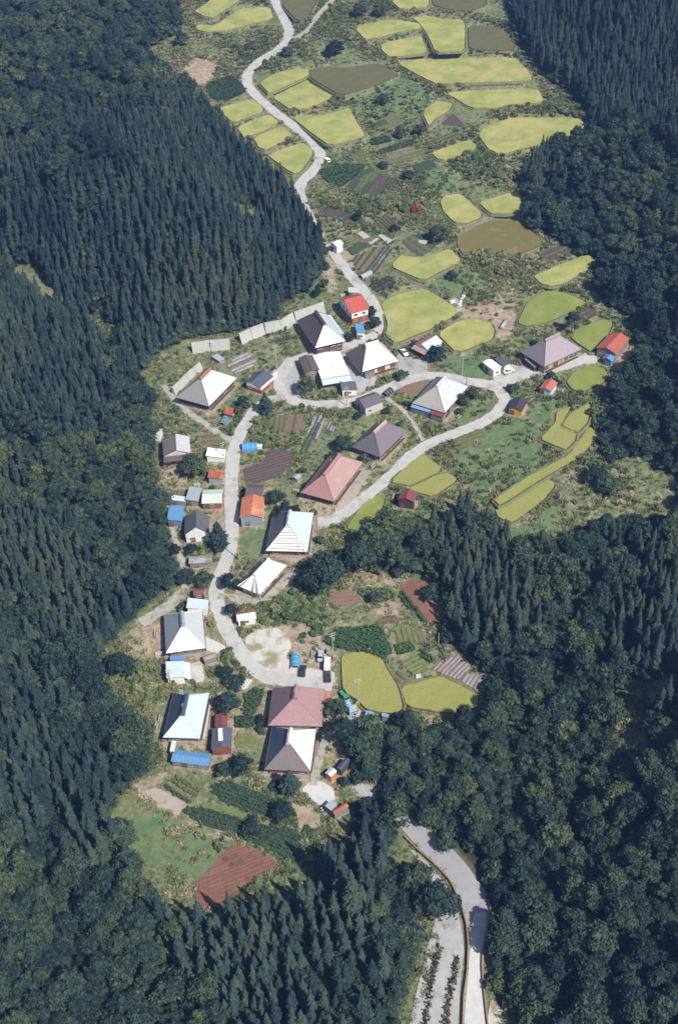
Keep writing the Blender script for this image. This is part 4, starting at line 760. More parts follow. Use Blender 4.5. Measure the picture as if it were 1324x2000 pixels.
# ------------------------------------------------------------------ fields
RM = {'y': mat('ripening_rice', (.285, .305, .085), (.215, .25, .075), .9, .9, spots=(.36, .34, .12), spot_scale=.13, spot_lo=.42, spot_hi=.58, bump=1.0, bscale=3.5, world=True),
      'o': mat('golden_rice', (.30, .285, .085), (.235, .235, .07), 1.5, .9, spots=(.25, .27, .07), spot_scale=.12, spot_lo=.48, spot_hi=.62, bump=1.0, bscale=3.5, world=True),
      'g': mat('greener_rice', (.215, .25, .058), (.165, .205, .048), 1.3, .9, spots=(.25, .26, .07), spot_scale=.12, spot_lo=.48, spot_hi=.62, bump=1.0, bscale=3.5, world=True),
      'd': mat('dark_crop', (.125, .12, .055), (.095, .10, .042), 1.6, .95, spots=(.14, .125, .07), spot_scale=.2, bump=1.0, bscale=3, world=True),
      'b': mat('brown_crop', (.17, .145, .052), (.13, .115, .042), 1.4, .95, spots=(.21, .19, .06), spot_scale=.15, bump=1.0, bscale=3, world=True)}
MUD = mat('ditch_mud', (.055, .042, .028), (.035, .028, .02), 1.2, .8, world=True)
BUND = mat('earth_bund', (.19, .175, .11), (.11, .14, .065), .8, .95, spots=(.27, .25, .21), spot_scale=.7, world=True, bump=.6)
CAT = {'y': 'rice field', 'o': 'rice field', 'g': 'rice field', 'd': 'crop field', 'b': 'crop field'}
for w, z, kind, label in fields:
    cx = sum(p[0] for p in w)/len(w); cy = sum(p[1] for p in w)/len(w)
    t = thing('rice_field' if kind in 'yog' else 'crop_field', label, CAT[kind])
    hh = .6 if kind in 'yog' else .5
    ph = rng.uniform(0, 6)
    sheet('crop_canopy', w, lambda x, y: z+hh+.07*np.sin(x*.8+ph)*np.sin(y*.7), RM[kind], t, grid=.95, skirt=.65, jit=.07)
    sheet('wet_soil', offset(w, .28), lambda x, y: z+.10+0*x, MUD, t, grid=6, skirt=.5)
    A1, A2 = offset(w, .42), offset(w, .9); n_ = len(w); V = []; Fc = []
    for p, q in zip(A1, A2): V += [(p[0], p[1], z-.3), (p[0], p[1], z+.22), (q[0], q[1], z+.20), (q[0]+(q[0]-p[0])*.5, q[1]+(q[1]-p[1])*.5, z-.5)]
    for i in range(n_):
        j = (i+1) % n_
        for k in range(3): Fc.append((i*4+k, j*4+k, j*4+k+1, i*4+k+1))
    mb = MB(); mb.add(V, Fc); mb.build('earth_bank', BUND, t)
# ------------------------------------------------------------------ plots
SO = {'soil': mat('brown_soil', (.13, .085, .06), (.19, .135, .10), .7, .95, world=True, bump=.6, bscale=2.5, spots=(.10, .11, .05), spot_scale=.8, spot_lo=.6, spot_hi=.68),
      'soilp': mat('purple_soil', (.062, .045, .045), (.10, .072, .068), .9, .95, world=True, bump=.7, bscale=2.5),
      'soilr': mat('red_soil', (.15, .070, .048), (.21, .11, .08), .5, .95, world=True, bump=.7, bscale=2.5, spots=(.10, .05, .04), spot_scale=.25),
      'dkleaf': mat('dark_crop_floor', (.03, .042, .022), (.045, .05, .03), 1, .9, world=True),
      'olive': mat('olive_plot', (.12, .14, .05), (.15, .15, .07), 1, .9, world=True)}
RW = {'dkgreen': mat('dark_row', (.028, .055, .032), (.045, .078, .040), 1.3, .8, world=True, bump=1, bscale=3), 'midgreen': mat('mid_row', (.05, .10, .035), (.035, .07, .035), 1.5, .8, world=True, bump=1, bscale=3),
      'green': mat('green_row', (.065, .105, .035), (.11, .13, .05), .8, .85, world=True, bump=1, bscale=3), 'lime': mat('leek_row', (.16, .22, .06), (.10, .16, .05), 1.2, .8, world=True, bump=1),
      'olive': mat('olive_row', (.12, .125, .05), (.075, .09, .04), 1, .85, world=True, bump=1), 'grey': mat('mulch_row', (.27, .285, .30), (.17, .185, .20), 1.0, .5, world=True),
      'soil': mat('soil_row', (.20, .125, .09), (.15, .095, .07), 1.2, .95, world=True), 'soilr2': mat('red_soil_row', (.175, .085, .060), (.135, .062, .045), 1.2, .95, world=True), 'soilp2': mat('purple_soil_row', (.11, .08, .075), (.08, .06, .055), 1.2, .95, world=True)}
def poly_clip_line(w, p, dv):
    """parameters along p + s*dv inside polygon"""
    nx, ny = -dv[1], dv[0]; out = []
    for i in range(len(w)):
        a, b = w[i], w[(i+1) % len(w)]
        da = (a[0]-p[0])*nx+(a[1]-p[1])*ny; db = (b[0]-p[0])*nx+(b[1]-p[1])*ny
        if (da > 0) != (db > 0):
            k = da/(da-db); q = (a[0]+(b[0]-a[0])*k, a[1]+(b[1]-a[1])*k)
            out.append((q[0]-p[0])*dv[0]+(q[1]-p[1])*dv[1])
    out.sort(); return list(zip(out[::2], out[1::2]))
for w, soil, row, dirn, sp, hh, label, cr in plots:
    t = thing('vegetable_plot', label, 'vegetable plot')
    sheet('soil', w, lambda x, y: HF(x, y)+.10, SO[soil], t, grid=1.6, skirt=.35, jit=.03)
    if not row: continue
    cx = sum(p[0] for p in w)/len(w); cy = sum(p[1] for p in w)/len(w)
    q = proj(cx, cy, float(HF(cx, cy)))
    a = G(q[0], q[1]); b = G(q[0]+(dirn[2]-dirn[0])*.1, q[1]+(dirn[3]-dirn[1])*.1)
    dv = np.array([b[0]-a[0], b[1]-a[1]]); dv /= np.hypot(*dv)+1e-9; nv = np.array([-dv[1], dv[0]])
    ext = max(abs((p[0]-cx)*nv[0]+(p[1]-cy)*nv[1]) for p in w)
    mb = MB(); k = -ext+sp*.35; wd = sp*.36 if hh < .5 else sp*.46
    while k < ext:
        for s0, s1 in poly_clip_line(w, (cx+nv[0]*k, cy+nv[1]*k), dv):
            s0 += .15; s1 -= .15
            if s1-s0 < 1: continue
            n = max(2, int((s1-s0)/1.1)+1); ss = np.linspace(s0, s1, n)
            ring = []
            gap = random.random() < .12 and hh < .5
            if gap: continue
            for i_, s in enumerate(ss):
                jx = random.uniform(-.12, .12)*min(1, hh*2); jh = hh*random.uniform(.65, 1.25); jw = wd*random.uniform(.75, 1.15)
                x = cx+nv[0]*(k+jx)+dv[0]*s; y = cy+nv[1]*(k+jx)+dv[1]*s; z = float(HF(x, y))+.06
                ring.append([(x-nv[0]*jw, y-nv[1]*jw, z), (x-nv[0]*jw*.55, y-nv[1]*jw*.55, z+jh*.9), (x+nv[0]*jw*.55, y+nv[1]*jw*.55, z+jh), (x+nv[0]*jw, y+nv[1]*jw, z)])
            v = [p for r_ in ring for p in r_]; f = []
            for i_ in range(n-1):
                for c_ in range(3): f.append((i_*4+c_, i_*4+c_+1, i_*4+c_+5, i_*4+c_+4))
            f += [(3, 2, 1, 0), tuple((n-1)*4+c_ for c_ in range(4))]
            if row not in ('grey', 'soil', 'soilr2', 'soilp2'):
                s_ = s0; st_ = .55 if hh > .5 else .9
                if hh <= .5: mb.add(v, f)
                while s_ < s1:
                    for q_ in range(4 if hh > .5 else 1):
                        x = cx+nv[0]*(k+random.gauss(0, wd*.5))+dv[0]*s_; y = cy+nv[1]*(k+random.gauss(0, wd*.5))+dv[1]*s_; z = float(HF(x, y))+hh*random.uniform(.5, 1.15)+.1
                        w_ = random.uniform(.22, .5)*(1 if hh > .5 else .7); a_ = random.random()*6.28; c_, d_ = math.cos(a_)*w_, math.sin(a_)*w_
                        mb.add([(x-c_, y-d_, z-random.uniform(0, .3)), (x+d_, y-c_, z-random.uniform(0, .25)), (x+c_, y+d_, z+random.uniform(-.1, .2)), (x-d_, y+c_, z)], [(0, 1, 2), (0, 2, 3)])
                    s_ += st_*random.uniform(.7, 1.3)
            else: mb.add(v, f)
        k += sp*random.uniform(.85, 1.15)
    if mb.v: tag(mb.build('crop_rows', RW[row], t), kind='stuff')
# ------------------------------------------------------------------ roads and yards
CONC = mat('road_concrete', (.43, .42, .405), (.35, .345, .335), .5, .85, spots=(.26, .245, .225), spot_scale=.3, spot_lo=.52, spot_hi=.72, world=True, bump=.15, bscale=5)
PV = {'concrete': mat('yard_concrete', (.36, .36, .365), (.28, .28, .28), .6, .9, spots=(.21, .195, .175), spot_scale=.25, spot_lo=.52, spot_hi=.7, world=True, bump=.2),
      'white': mat('yard_white', (.50, .50, .49), (.41, .41, .40), .6, .85, spots=(.36, .34, .31), spot_scale=.3, spot_lo=.6, spot_hi=.75, world=True),
      'gravel': mat('yard_gravel', (.50, .49, .46), (.40, .385, .355), .5, .95, spots=(.25, .215, .13), spot_scale=.22, spot_lo=.47, spot_hi=.60, world=True, bump=.5),
      'soil': mat('yard_soil', (.36, .31, .27), (.30, .255, .22), .5, .95, spots=(.20, .19, .12), spot_scale=.4, world=True, bump=.4),
      'path': mat('path_concrete', (.36, .35, .33), (.27, .26, .23), .7, .9, spots=(.17, .165, .11), spot_scale=.5, spot_lo=.5, spot_hi=.68, world=True)}
def strip(c, w, jit=0):
    L, Rr = [], []
    for i, p in enumerate(c):
        a = c[max(0, i-1)]; b = c[min(len(c)-1, i+1)]
        dx, dy = b[0]-a[0], b[1]-a[1]; l = math.hypot(dx, dy)+1e-9
        ww = w/2+random.uniform(-jit, jit)
        L.append((p[0]-dy/l*ww, p[1]+dx/l*ww)); Rr.append((p[0]+dy/l*ww, p[1]-dx/l*ww))
    return L, Rr
def ribbon(name, c, w, m, lift, skirt=.4, zf=HF, jit=0, seg=1.2):
    # resample
    P = [np.array(p) for p in c]; out = [P[0]]
    for a, b in zip(P, P[1:]):
        k = max(1, int(np.hypot(*(b-a))/seg))
        for j in range(1, k+1): out.append(a+(b-a)*j/k)
    # low-pass and cross sections
    L, Rr = strip([tuple(p) for p in out], w, jit); V = []; Fc = []
    N = 5
    for l, r in zip(L, Rr):
        zs = []
        for k in range(N):
            u = k/(N-1); zs.append(float(zf(l[0]*(1-u)+r[0]*u, l[1]*(1-u)+r[1]*u)))
        V.append((l[0], l[1], zs[0]+lift-skirt))
        for k in range(N):
            u = k/(N-1); V.append((l[0]*(1-u)+r[0]*u, l[1]*(1-u)+r[1]*u, zs[k]+lift))
        V.append((r[0], r[1], zs[-1]+lift-skirt))
    q = N+2
    for i in range(len(L)-1):
        for k in range(q-1): Fc.append((i*q+k, (i+1)*q+k, (i+1)*q+k+1, i*q+k+1))
    me = bpy.data.meshes.new(name); me.from_pydata(V, [], Fc); me.materials.append(m); me.update()
    bm = bmesh.new(); bm.from_mesh(me); bmesh.ops.recalc_face_normals(bm, faces=bm.faces); bm.to_mesh(me); bm.free()
    if sum(p.normal.z for p in me.polygons) < 0: me.flip_normals()
    o = bpy.data.objects.new(name, me); C.objects.link(o); return o
lift = .16
for i, (name, w, c, label) in enumerate(roads):
    o = ribbon(name, c, w, CONC if name == 'road' else PV['path'], lift+.006*i, zf=HF, jit=.22 if name == 'road' else .25); tag(o, label, kind='structure')
for i, (name, m, w, label) in enumerate(pave):
    o = sheet(name, w, lambda x, y: HF(x, y)+.10+.005*(i % 5), PV[m], grid=1.5, skirt=.3); tag(o, label, kind='structure')
TARP = mat('plastic_sheet', (.42, .43, .38), (.30, .31, .27), .8, .5, world=True)
for cr, pts, label in TARPS:
    w = [G(*p)[:2] for p in K(*cr, pts)]; tag(sheet('plastic_sheet', w, lambda x, y: HF(x, y)+.55, TARP, grid=1.0, skirt=.15, jit=.08), label, 'plastic sheet')
# kerbs along the sunny road edges
KERB = mat('kerb', (.50, .49, .45), (.38, .37, .34), 1, .9, world=True)
def wallstrip(name, c, w, h, m, parent=None, zf=HF, off=0, base=-.4):
    """a low wall or rail following a line"""
    P = [np.array(p) for p in c]; out = [P[0]]
    for a, b in zip(P, P[1:]):
        k = max(1, int(np.hypot(*(b-a))/1.5))
        for j in range(1, k+1): out.append(a+(b-a)*j/k)
    ctr = [tuple(p) for p in out]
    if off:
        L, Rr = strip(ctr, abs(off)*2); ctr = L if off > 0 else Rr
    L, Rr = strip(ctr, w); mb = MB(); V = []; Fc = []
    for l, r, cc in zip(L, Rr, ctr):
        z = float(zf(cc[0], cc[1]))
        V += [(l[0], l[1], z+base), (l[0], l[1], z+h), (r[0], r[1], z+h), (r[0], r[1], z+base)]
    for i in range(len(L)-1):
        for k in range(3): Fc.append((i*4+k, i*4+k+1, (i+1)*4+k+1, (i+1)*4+k))
    Fc += [(0, 1, 2, 3), tuple((len(L)-1)*4+k for k in (3, 2, 1, 0))]
    mb.add(V, Fc); return mb.build(name, m, parent)
r1 = roads[1][2]; k0 = int(len(r1)*.0)
for seg, off, label in ((r1[6:22], -2.3, 'pale kerb on the outer side of the upper road bend'), (r1[-46:-8], 2.3, 'pale kerb along the lower right road')):
    pass

# thin summer haze over the whole valley
hm = bpy.data.materials.new('haze'); hm.use_nodes = True; ht = hm.node_tree; ht.nodes.remove(ht.nodes['Principled BSDF'])
hv = ht.nodes.new('ShaderNodeVolumePrincipled'); hv.inputs['Color'].default_value = (.24, .42, 1.0, 1); hv.inputs['Density'].default_value = .00013; hv.inputs['Anisotropy'].default_value = .0
ht.links.new(hv.outputs[0], ht.nodes['Material Output'].inputs['Volume'])
m = MB(); m.box(-470, 470, -340, 910, float(BZ2.min())-1.5, max(251.0, float(BZ2.max())+20)); o = m.build('haze', hm); tag(o, 'thin pale blue haze filling the valley', kind='stuff')
# ------------------------------------------------------------------ buildings
def rm(n, c, rough=.45, spec=.5, rust=None, lo=.62):
    return mat('roof_'+n, c, tuple(x*.86 for x in c), 1.1, rough, spots=rust if rust else tuple(x*.72 for x in c), spot_scale=.35, spot_lo=lo, spot_hi=lo+.16, stretch=(1, 1, 1), bump=.25, bscale=2.2, spec=spec)
ROOF = {
 'white': rm('white', (.78, .80, .78), .42, rust=(.58, .58, .55), lo=.53), 'palegreen': rm('palegreen', (.52, .57, .52), .45, rust=(.40, .40, .35)), 'palegrey': rm('palegrey', (.47, .49, .50), .45, rust=(.36, .35, .33)), 'paleblue': rm('paleblue', (.50, .58, .62)),
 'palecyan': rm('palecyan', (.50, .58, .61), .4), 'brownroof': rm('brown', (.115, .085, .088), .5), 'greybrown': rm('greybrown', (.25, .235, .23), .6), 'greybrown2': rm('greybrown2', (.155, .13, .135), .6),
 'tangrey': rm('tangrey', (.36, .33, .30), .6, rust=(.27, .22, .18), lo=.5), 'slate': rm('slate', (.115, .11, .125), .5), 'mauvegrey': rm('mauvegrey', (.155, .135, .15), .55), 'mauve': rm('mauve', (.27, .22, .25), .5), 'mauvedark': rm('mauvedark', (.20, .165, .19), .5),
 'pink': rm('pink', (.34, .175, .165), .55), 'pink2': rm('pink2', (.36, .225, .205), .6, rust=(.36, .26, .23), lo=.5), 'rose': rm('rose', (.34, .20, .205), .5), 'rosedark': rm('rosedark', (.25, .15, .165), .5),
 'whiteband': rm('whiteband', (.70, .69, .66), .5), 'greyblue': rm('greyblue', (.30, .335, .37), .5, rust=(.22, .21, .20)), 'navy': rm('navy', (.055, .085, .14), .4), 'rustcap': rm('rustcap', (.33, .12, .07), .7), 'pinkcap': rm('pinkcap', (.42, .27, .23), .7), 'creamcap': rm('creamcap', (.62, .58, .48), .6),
 'red': rm('red', (.43, .085, .065), .5), 'red2': rm('red2', (.40, .11, .085), .5, rust=(.52, .16, .12)), 'red3': rm('red3', (.47, .14, .11), .5), 'rust': rm('rust', (.33, .085, .045), .75, rust=(.42, .20, .11), lo=.48), 'darkred': rm('darkred', (.19, .055, .05), .6), 'orange': rm('orange', (.46, .16, .085), .6, rust=(.52, .26, .15), lo=.5),
 'blue': rm('blue', (.11, .25, .46), .45), 'blue2': rm('blue2', (.18, .33, .50), .5), 'slateblue': rm('slateblue', (.085, .095, .13), .5), 'darkroof': rm('dark', (.05, .045, .055), .6), 'pink2_': None,
 'corrug': rm('corrugated', (.33, .33, .33), .6, rust=(.20, .17, .15), lo=.45), 'greywoodroof': rm('greywood', (.26, .25, .23), .8, rust=(.17, .16, .14), lo=.45),
 'tunnelblue': rm('tunnelblue', (.07, .19, .25), .5), 'bluetarp': rm('bluetarp', (.07, .27, .50), .4),
}
def wmat(n, c, d=None): return mat('wall_'+n, c, d or tuple(x*.8 for x in c), .9, .85, spots=tuple(x*.62 for x in c), spot_scale=.5, spot_lo=.58, spot_hi=.72)
WALL = {'redwood': wmat('redwood', (.28, .085, .045)), 'cream': wmat('cream', (.62, .58, .47)), 'darkwood': wmat('darkwood', (.085, .055, .04)), 'ochre': wmat('ochre', (.48, .33, .12)), 'greywood': wmat('greywood', (.23, .205, .18)),
        'palewall': wmat('pale', (.50, .48, .44)), 'whitewall': wmat('white', (.72, .72, .69)), 'bluewall': wmat('blue', (.10, .20, .38)), 'bluewhite': wmat('bluewhite', (.50, .60, .70)), 'yellow': wmat('yellow', (.62, .34, .05)), 'bluegrey': wmat('bluegrey', (.24, .29, .34)), 'orangewall': wmat('orange', (.52, .22, .06))}
FND = mat('foundation', (.36, .35, .33)); GLASS = mat('window_glass', (.055, .075, .09), (.03, .04, .05), 2, .12, spec=.8); FRAME = mat('window_frame', (.55, .54, .50)); WOODP = mat('dark_timber', (.10, .065, .045)); DOORM = mat('door_wood', (.16, .09, .05))
CURT = mat('paper_screen', (.62, .63, .58), (.55, .57, .55), 1, .8)
WINM = {}
def window_meshes(w, h):
    k = (round(w, 1), round(h, 1))
    if k not in WINM:
        f = MB(); t_ = .09
        f.box(-w/2, w/2, -.05, .09, -h/2, -h/2+t_); f.box(-w/2, w/2, -.05, .09, h/2-t_, h/2); f.box(-w/2, -w/2+t_, -.048, .088, -h/2+t_, h/2-t_); f.box(w/2-t_, w/2, -.048, .088, -h/2+t_, h/2-t_); f.box(-.04, .04, -.048, .07, -h/2+t_, h/2-t_)
        p1 = MB(); p1.box(-w/2+t_, -.04, .0, .03, -h/2+t_, h/2-t_)
        p2 = MB(); p2.box(.04, w/2-t_, .0, .045, -h/2+t_, h/2-t_)
        WINM[k] = (f.mesh('window', FRAME), p1.mesh('pane', GLASS), p2.mesh('pane', GLASS))
    return WINM[k]
def add_window(root, x, y, z, ang, w, h):
    fm, a, b = window_meshes(w, h)
    o = bpy.data.objects.new('window', fm); C.objects.link(o); o.parent = root; o.location = (x, y, z); o.rotation_euler = (0, 0, ang)
    for q in (a, b):
        c = bpy.data.objects.new('pane', q); C.objects.link(c); c.parent = o
def side_windows(root, L, W, z0, wh, sides, step, w, rnd, skip=.25):
    """windows on the four walls; local +y of a window points outwards"""
    for s in sides:
        ln = L if s in 'fb' else W
        n = max(1, int((ln-1)/step))
        for i in range(n):
            if rnd.random() < skip: continue
            u = (i+.5)*ln/n-ln/2
            if s == 'f': add_window(root, u, -W/2, z0, math.pi, w, wh)
            elif s == 'b': add_window(root, u, W/2, z0, 0, w, wh)
            elif s == 'l': add_window(root, -L/2, u, z0, math.pi/2, w, wh)
            else: add_window(root, L/2, u, z0, -math.pi/2, w, wh)
def farmhouse(s, cen, L, W, th, z):
    rnd = random.Random(int(L*100))
    t = thing('farmhouse', s['label'], 'farmhouse', (float(cen[0]), float(cen[1]), z), th)
    E = s['eave']; ins = .95; l, w = L-2*ins, W-2*ins
    m = MB(); m.box(-l/2-.12, l/2+.12, -w/2-.12, w/2+.12, -1.2, .35); m.build('foundation', FND, t)
    m = MB(); m.box(-l/2, l/2, -w/2, w/2, .35, E-.12); wl = m.build('wall', WALL[s['wall']], t)
    # timber posts and a band along the walls
    tb = MB()
    for sx, sy, ln, ax in ((0, -w/2-.03, l, 0), (0, w/2+.03, l, 0), (-l/2-.03, 0, w, 1), (l/2+.03, 0, w, 1)):
        n = max(2, int(ln/1.9))
        for i in range(n+1):
            u = -ln/2+.06+i*(ln-.12)/n
            if ax == 0: tb.box(u-.06, u+.06, sy-.06, sy+.06, .35, E-.12)
            else: tb.box(sx-.06, sx+.06, u-.06, u+.06, .35, E-.12)
    tag(tb.build('timber_frame', WOODP, t), kind='stuff')
    side_windows(t, l+.2, w+.2, 1.35, 1.7, 'fb' , 2.1, 1.75, rnd, .18)
    side_windows(t, l+.2, w+.2, 1.5, 1.2, 'lr', 2.6, 1.5, rnd, .3)
    d = MB(); dx = (rnd.random()-.5)*l*.4; d.box(dx-.9, dx+.9, -w/2-.22, -w/2-.05, .2, 2.2); d.build('door', DOORM, t)
    # narrow veranda floor on the sunny side
    v = MB(); v.box(-l/2+.5, l/2-.5, -w/2-1.0, -w/2-.24, .25, .42); v.build('veranda', WOODP, t)
    rf = MB(); rf.box(-L/2+.1, L/2-.1, -W/2+.1, W/2-.1, E-.16, E-.04); rf = rf.build('roof', WOODP, t)
    xr = s['ridge'] == 'x'
    a, b = (L, W) if xr else (W, L)     # a along the ridge
    rise = .88*b/2*s.get('k', 1); i_ = min(b/2*.98, a*.36); zr = E+rise
    def T(p): return p if xr else (-p[1], p[0], p[2])
    e = [(-a/2, -b/2, E), (a/2, -b/2, E), (a/2, b/2, E), (-a/2, b/2, E)]; r0, r1 = (-a/2+i_, 0, zr), (a/2-i_, 0, zr)
    col = s['col']
    keys = dict(f='f', b='b', l='l', r='r') if xr else dict(f='r', b='l', l='f', r='b')   # after the quarter turn
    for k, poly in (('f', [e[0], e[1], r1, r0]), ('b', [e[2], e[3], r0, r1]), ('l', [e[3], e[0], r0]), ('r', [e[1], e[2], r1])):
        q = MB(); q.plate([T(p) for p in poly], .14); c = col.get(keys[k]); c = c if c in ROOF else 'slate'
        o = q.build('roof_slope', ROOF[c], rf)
    # ridge cap: a little raised roof of its own
    c = MB(); hw, hh = .62, .55; xa, xb = r0[0]-.55, r1[0]+.55
    prof = [(-hw, -.42), (hw, -.42), (hw*.9, .12), (0, hh), (-hw*.9, .12)]
    vv = [(xa, p, zr+q_) for p, q_ in prof]+[(xb, p, zr+q_) for p, q_ in prof]
    c.add([T(p) for p in vv], [(0, 1, 2, 3, 4), (9, 8, 7, 6, 5)]+[(j, 5+j, 5+(j+1) % 5, (j+1) % 5) for j in range(5)])
    c.build('ridge_cap', ROOF[col['cap']], rf)
    # hip rolls
    for p, q_ in ((e[0], r0), (e[3], r0), (e[1], r1), (e[2], r1)):
        hr = MB(); hr.tube(T((p[0], p[1], p[2]+.05)), T((q_[0], q_[1], q_[2]+.05)), .11, n=6)
        hr.build('hip_roll', ROOF[col['l'] if col['l'] != 'whiteband' else 'palegrey'], rf)
    for side, u0, u1, dp, rn in s.get('leans', []):
        q = MB(); za, zb_ = E-.75, E-.18
        if side == 'l': y0, y1 = -W/2+W*u0, -W/2+W*u1; pl_ = [(-L/2+.9-dp, y1, za), (-L/2+.9-dp, y0, za), (-L/2+.95, y0, zb_), (-L/2+.95, y1, zb_)]; bx = (-L/2+1.1-dp, -L/2+.9, y0+.2, y1-.2)
        elif side == 'r': y0, y1 = -W/2+W*u0, -W/2+W*u1; pl_ = [(L/2-.9+dp, y0, za), (L/2-.9+dp, y1, za), (L/2-.95, y1, zb_), (L/2-.95, y0, zb_)]; bx = (L/2-.9, L/2-1.1+dp, y0+.2, y1-.2)
        else: x0, x1 = -L/2+L*u0, -L/2+L*u1; pl_ = [(x0, -W/2+.9-dp, za), (x1, -W/2+.9-dp, za), (x1, -W/2+.95, zb_), (x0, -W/2+.95, zb_)]; bx = (x0+.2, x1-.2, -W/2+1.1-dp, -W/2+.9)
        q.plate(pl_, .09); q.build('lean_to_roof', ROOF[rn], t)
        q = MB(); q.box(bx[0], bx[1], bx[2], bx[3], -.3, za-.1); q.build('lean_to_wall', WALL['greywood'], t)
    eg = MB()
    for p, q_ in ((e[0], e[1]), (e[1], e[2]), (e[2], e[3]), (e[3], e[0])): eg.tube(T((p[0], p[1], p[2]-.02)), T((q_[0], q_[1], q_[2]-.02)), .09, n=6)
    eg.build('gutter', ROOF['slate'], rf)
    nrm = Vector((-math.sin(math.atan2(rise, i_)), 0, math.cos(math.atan2(rise, i_))))
    def onhip(u, v_, up_=.03):   # u 0..1 up the slope, v_ -1..1 across
        x = -a/2+i_*u; y = v_*b/2*(1-u); return Vector((x, y, E+rise*u))+nrm*up_
    if s.get('bands'):
        for k in range(9):
            u0 = .07+k*.098; u1 = u0+.035
            q = MB(); q.plate([T(tuple(onhip(u0, .93, .05))), T(tuple(onhip(u0, -.93, .05))), T(tuple(onhip(u1, -.93, .05))), T(tuple(onhip(u1, .93, .05)))], .05); q.build('roof_band', ROOF['tangrey'] if k % 2 else ROOF['greybrown'], rf)
    if s.get('stripes'):
        for v0, v1 in ((.93, .74), (-.22, -.42), (-.66, -.88)):
            q = MB(); q.plate([T(tuple(onhip(.02, v0, .05))), T(tuple(onhip(.02, v1, .05))), T(tuple(onhip(.90, v1, .05))), T(tuple(onhip(.90, v0, .05)))], .05); q.build('roof_stripe', ROOF['greybrown'], rf)
    # smoke vent hood or antenna
    an = MB(); ax = rnd.uniform(-.2, .2)*l; an.tube(T((ax, 0, zr+.3)), T((ax, 0, zr+2.4)), .03, n=5); an.tube(T((ax-.6, 0, zr+2.1)), T((ax+.6, 0, zr+2.1)), .02, n=5)
    for q_ in (-.5, -.2, .1, .4): an.tube(T((ax+q_, -.35, zr+2.1)), T((ax+q_, .35, zr+2.1)), .015, n=4)
    an.build('antenna', FRAME, t)
    return t
for q in farms: farmhouse(*q)

